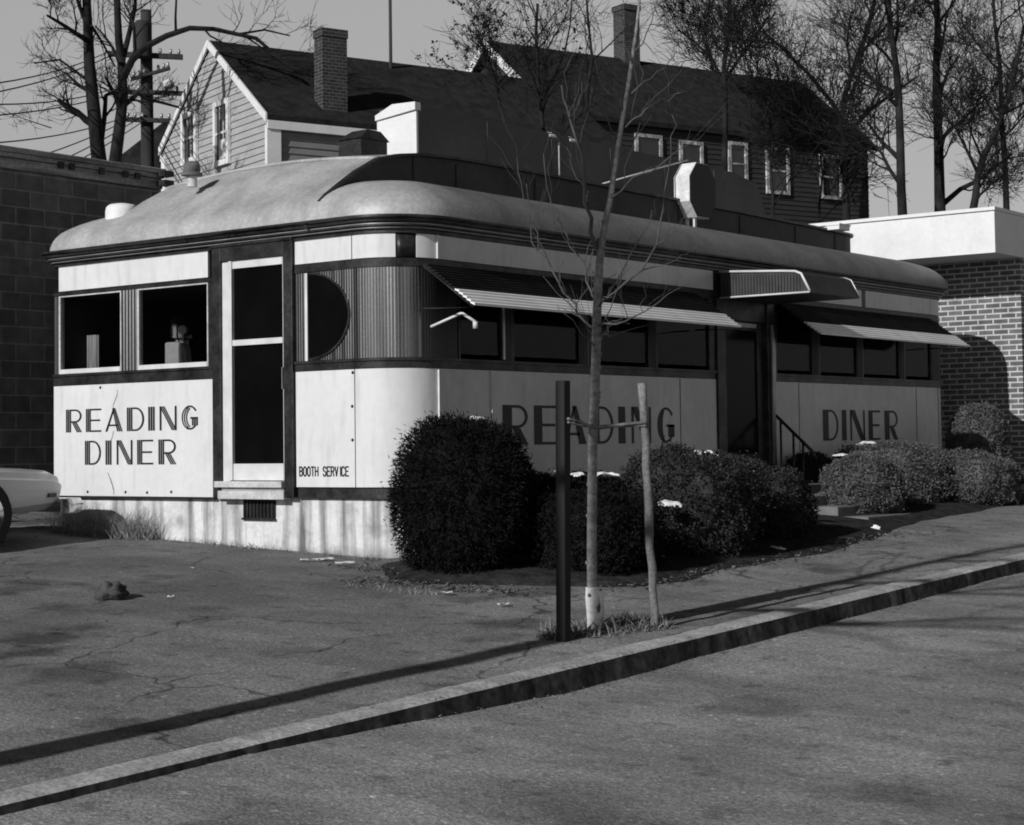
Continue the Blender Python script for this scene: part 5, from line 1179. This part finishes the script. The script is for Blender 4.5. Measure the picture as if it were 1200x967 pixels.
bare_tree('bare_tree', [(992, 250), (990, 190), (985, 150), (990, 112), (1002, 75), (1016, 38), (1025, 0), (1032, -45)], 9, 'bare tree with a V of limbs behind the far end of the long house', 26, depth=64, maxlev=6, lfac=.5, group=gt, dens=.95, t0=.3,
          limbs=[([(1000, 160, 0), (975, 120, -.5), (945, 84, -.8), (915, 55, -1), (893, 36, -1)], 6.5), ([(1000, 150, 0), (1020, 128, .4), (1048, 108, .6), (1075, 90, .8)], 6)])
bare_tree('bare_tree', [(1058, 260), (1056, 220), (1055, 165), (1053, 110), (1049, 70), (1043, 30), (1040, -20), (1035, -60)], 12, 'straight dark bare tree left of the pair at the right edge', 27, depth=40, maxlev=6, lfac=.38, group=gt, dens=1.05, t0=.1)
bare_tree('bare_tree', [(1102, 262), (1101, 225), (1100, 175), (1098, 120), (1097, 80), (1099, 35), (1097, -15), (1096, -60)], 14, 'tallest dark bare tree second from the right edge', 28, depth=42, maxlev=6, lfac=.38, group=gt, dens=1.1, t0=.1, buds=160,
          limbs=[([(1104, 240, 0), (1125, 222, .3), (1145, 212, .4), (1165, 198, .5), (1185, 180, .5)], 7)])
bare_tree('bare_tree', [(1138, 258), (1143, 232), (1146, 205), (1154, 180), (1166, 158), (1180, 120), (1190, 80), (1200, 30)], 10, 'leaning bare tree at the extreme right edge', 29, depth=38, maxlev=6, lfac=.42, group=gt, dens=1.1, t0=.1, buds=80)
bare_tree('bare_tree', [(1180, 262), (1178, 200), (1174, 140), (1172, 80), (1166, 30), (1163, -20)], 8, 'slim bare tree behind the leaning one at the right', 32, depth=52, maxlev=6, lfac=.42, group=gt, dens=1.1, t0=.12)
bare_tree('bare_tree', [(905, 275), (906, 235), (903, 200), (906, 165), (900, 130), (902, 95)], 4.5, 'fine twiggy bare tree in front of the middle windows of the long house', 41, depth=44, maxlev=6, lfac=.62, group=gt, dens=1.05, rmin=.0095, t0=.12, buds=60)
bare_tree('bare_tree', [(962, 280), (960, 240), (964, 205), (960, 170), (963, 140)], 3.6, 'low twiggy bare tree in front of the last window of the long house', 42, depth=46, maxlev=6, lfac=.7, group=gt, dens=1.05, rmin=.0095, t0=.1, buds=60)
# street tree just outside the picture: its trunk and overhanging limbs shade the pavement and the street
tq = V((3.50, -11.6, gz(3.50, -11.6))); tt = Tree(77); rt_ = empty('bare_tree', tq, 'straight bare street tree at the kerb towards the viewer', 'tree')
Pt = [tq+V((.02*math.sin(i), .03*math.cos(i*2), -.2+i*1.0)) for i in range(9)]; b = MB(); b.tube(Pt, [.16, .135, .125, .12, .115, .105, .09, .075, .06], 10); b.build('trunk', BARK, rt_, smooth=True)
tt.b.tube([Pt[8], Pt[8]+V((.1, .1, 1)), Pt[8]+V((.1, .3, 2.2))], [.055, .04, .02], 6)
for k, (i, a, l) in enumerate(((6, .15, 1.9), (6, -.35, 2.0), (7, .3, 1.9), (7, -.1, 2.1), (8, .1, 1.8))):
    tt.limb(Pt[i], V((math.cos(a), math.sin(a), .22)), .05, l, 2, 4, .007, .06, .6)
tt.b.build('crown', TWIG, rt_)
print('faces', sum(len(o.data.polygons) for o in col.objects if o.type == 'MESH'))
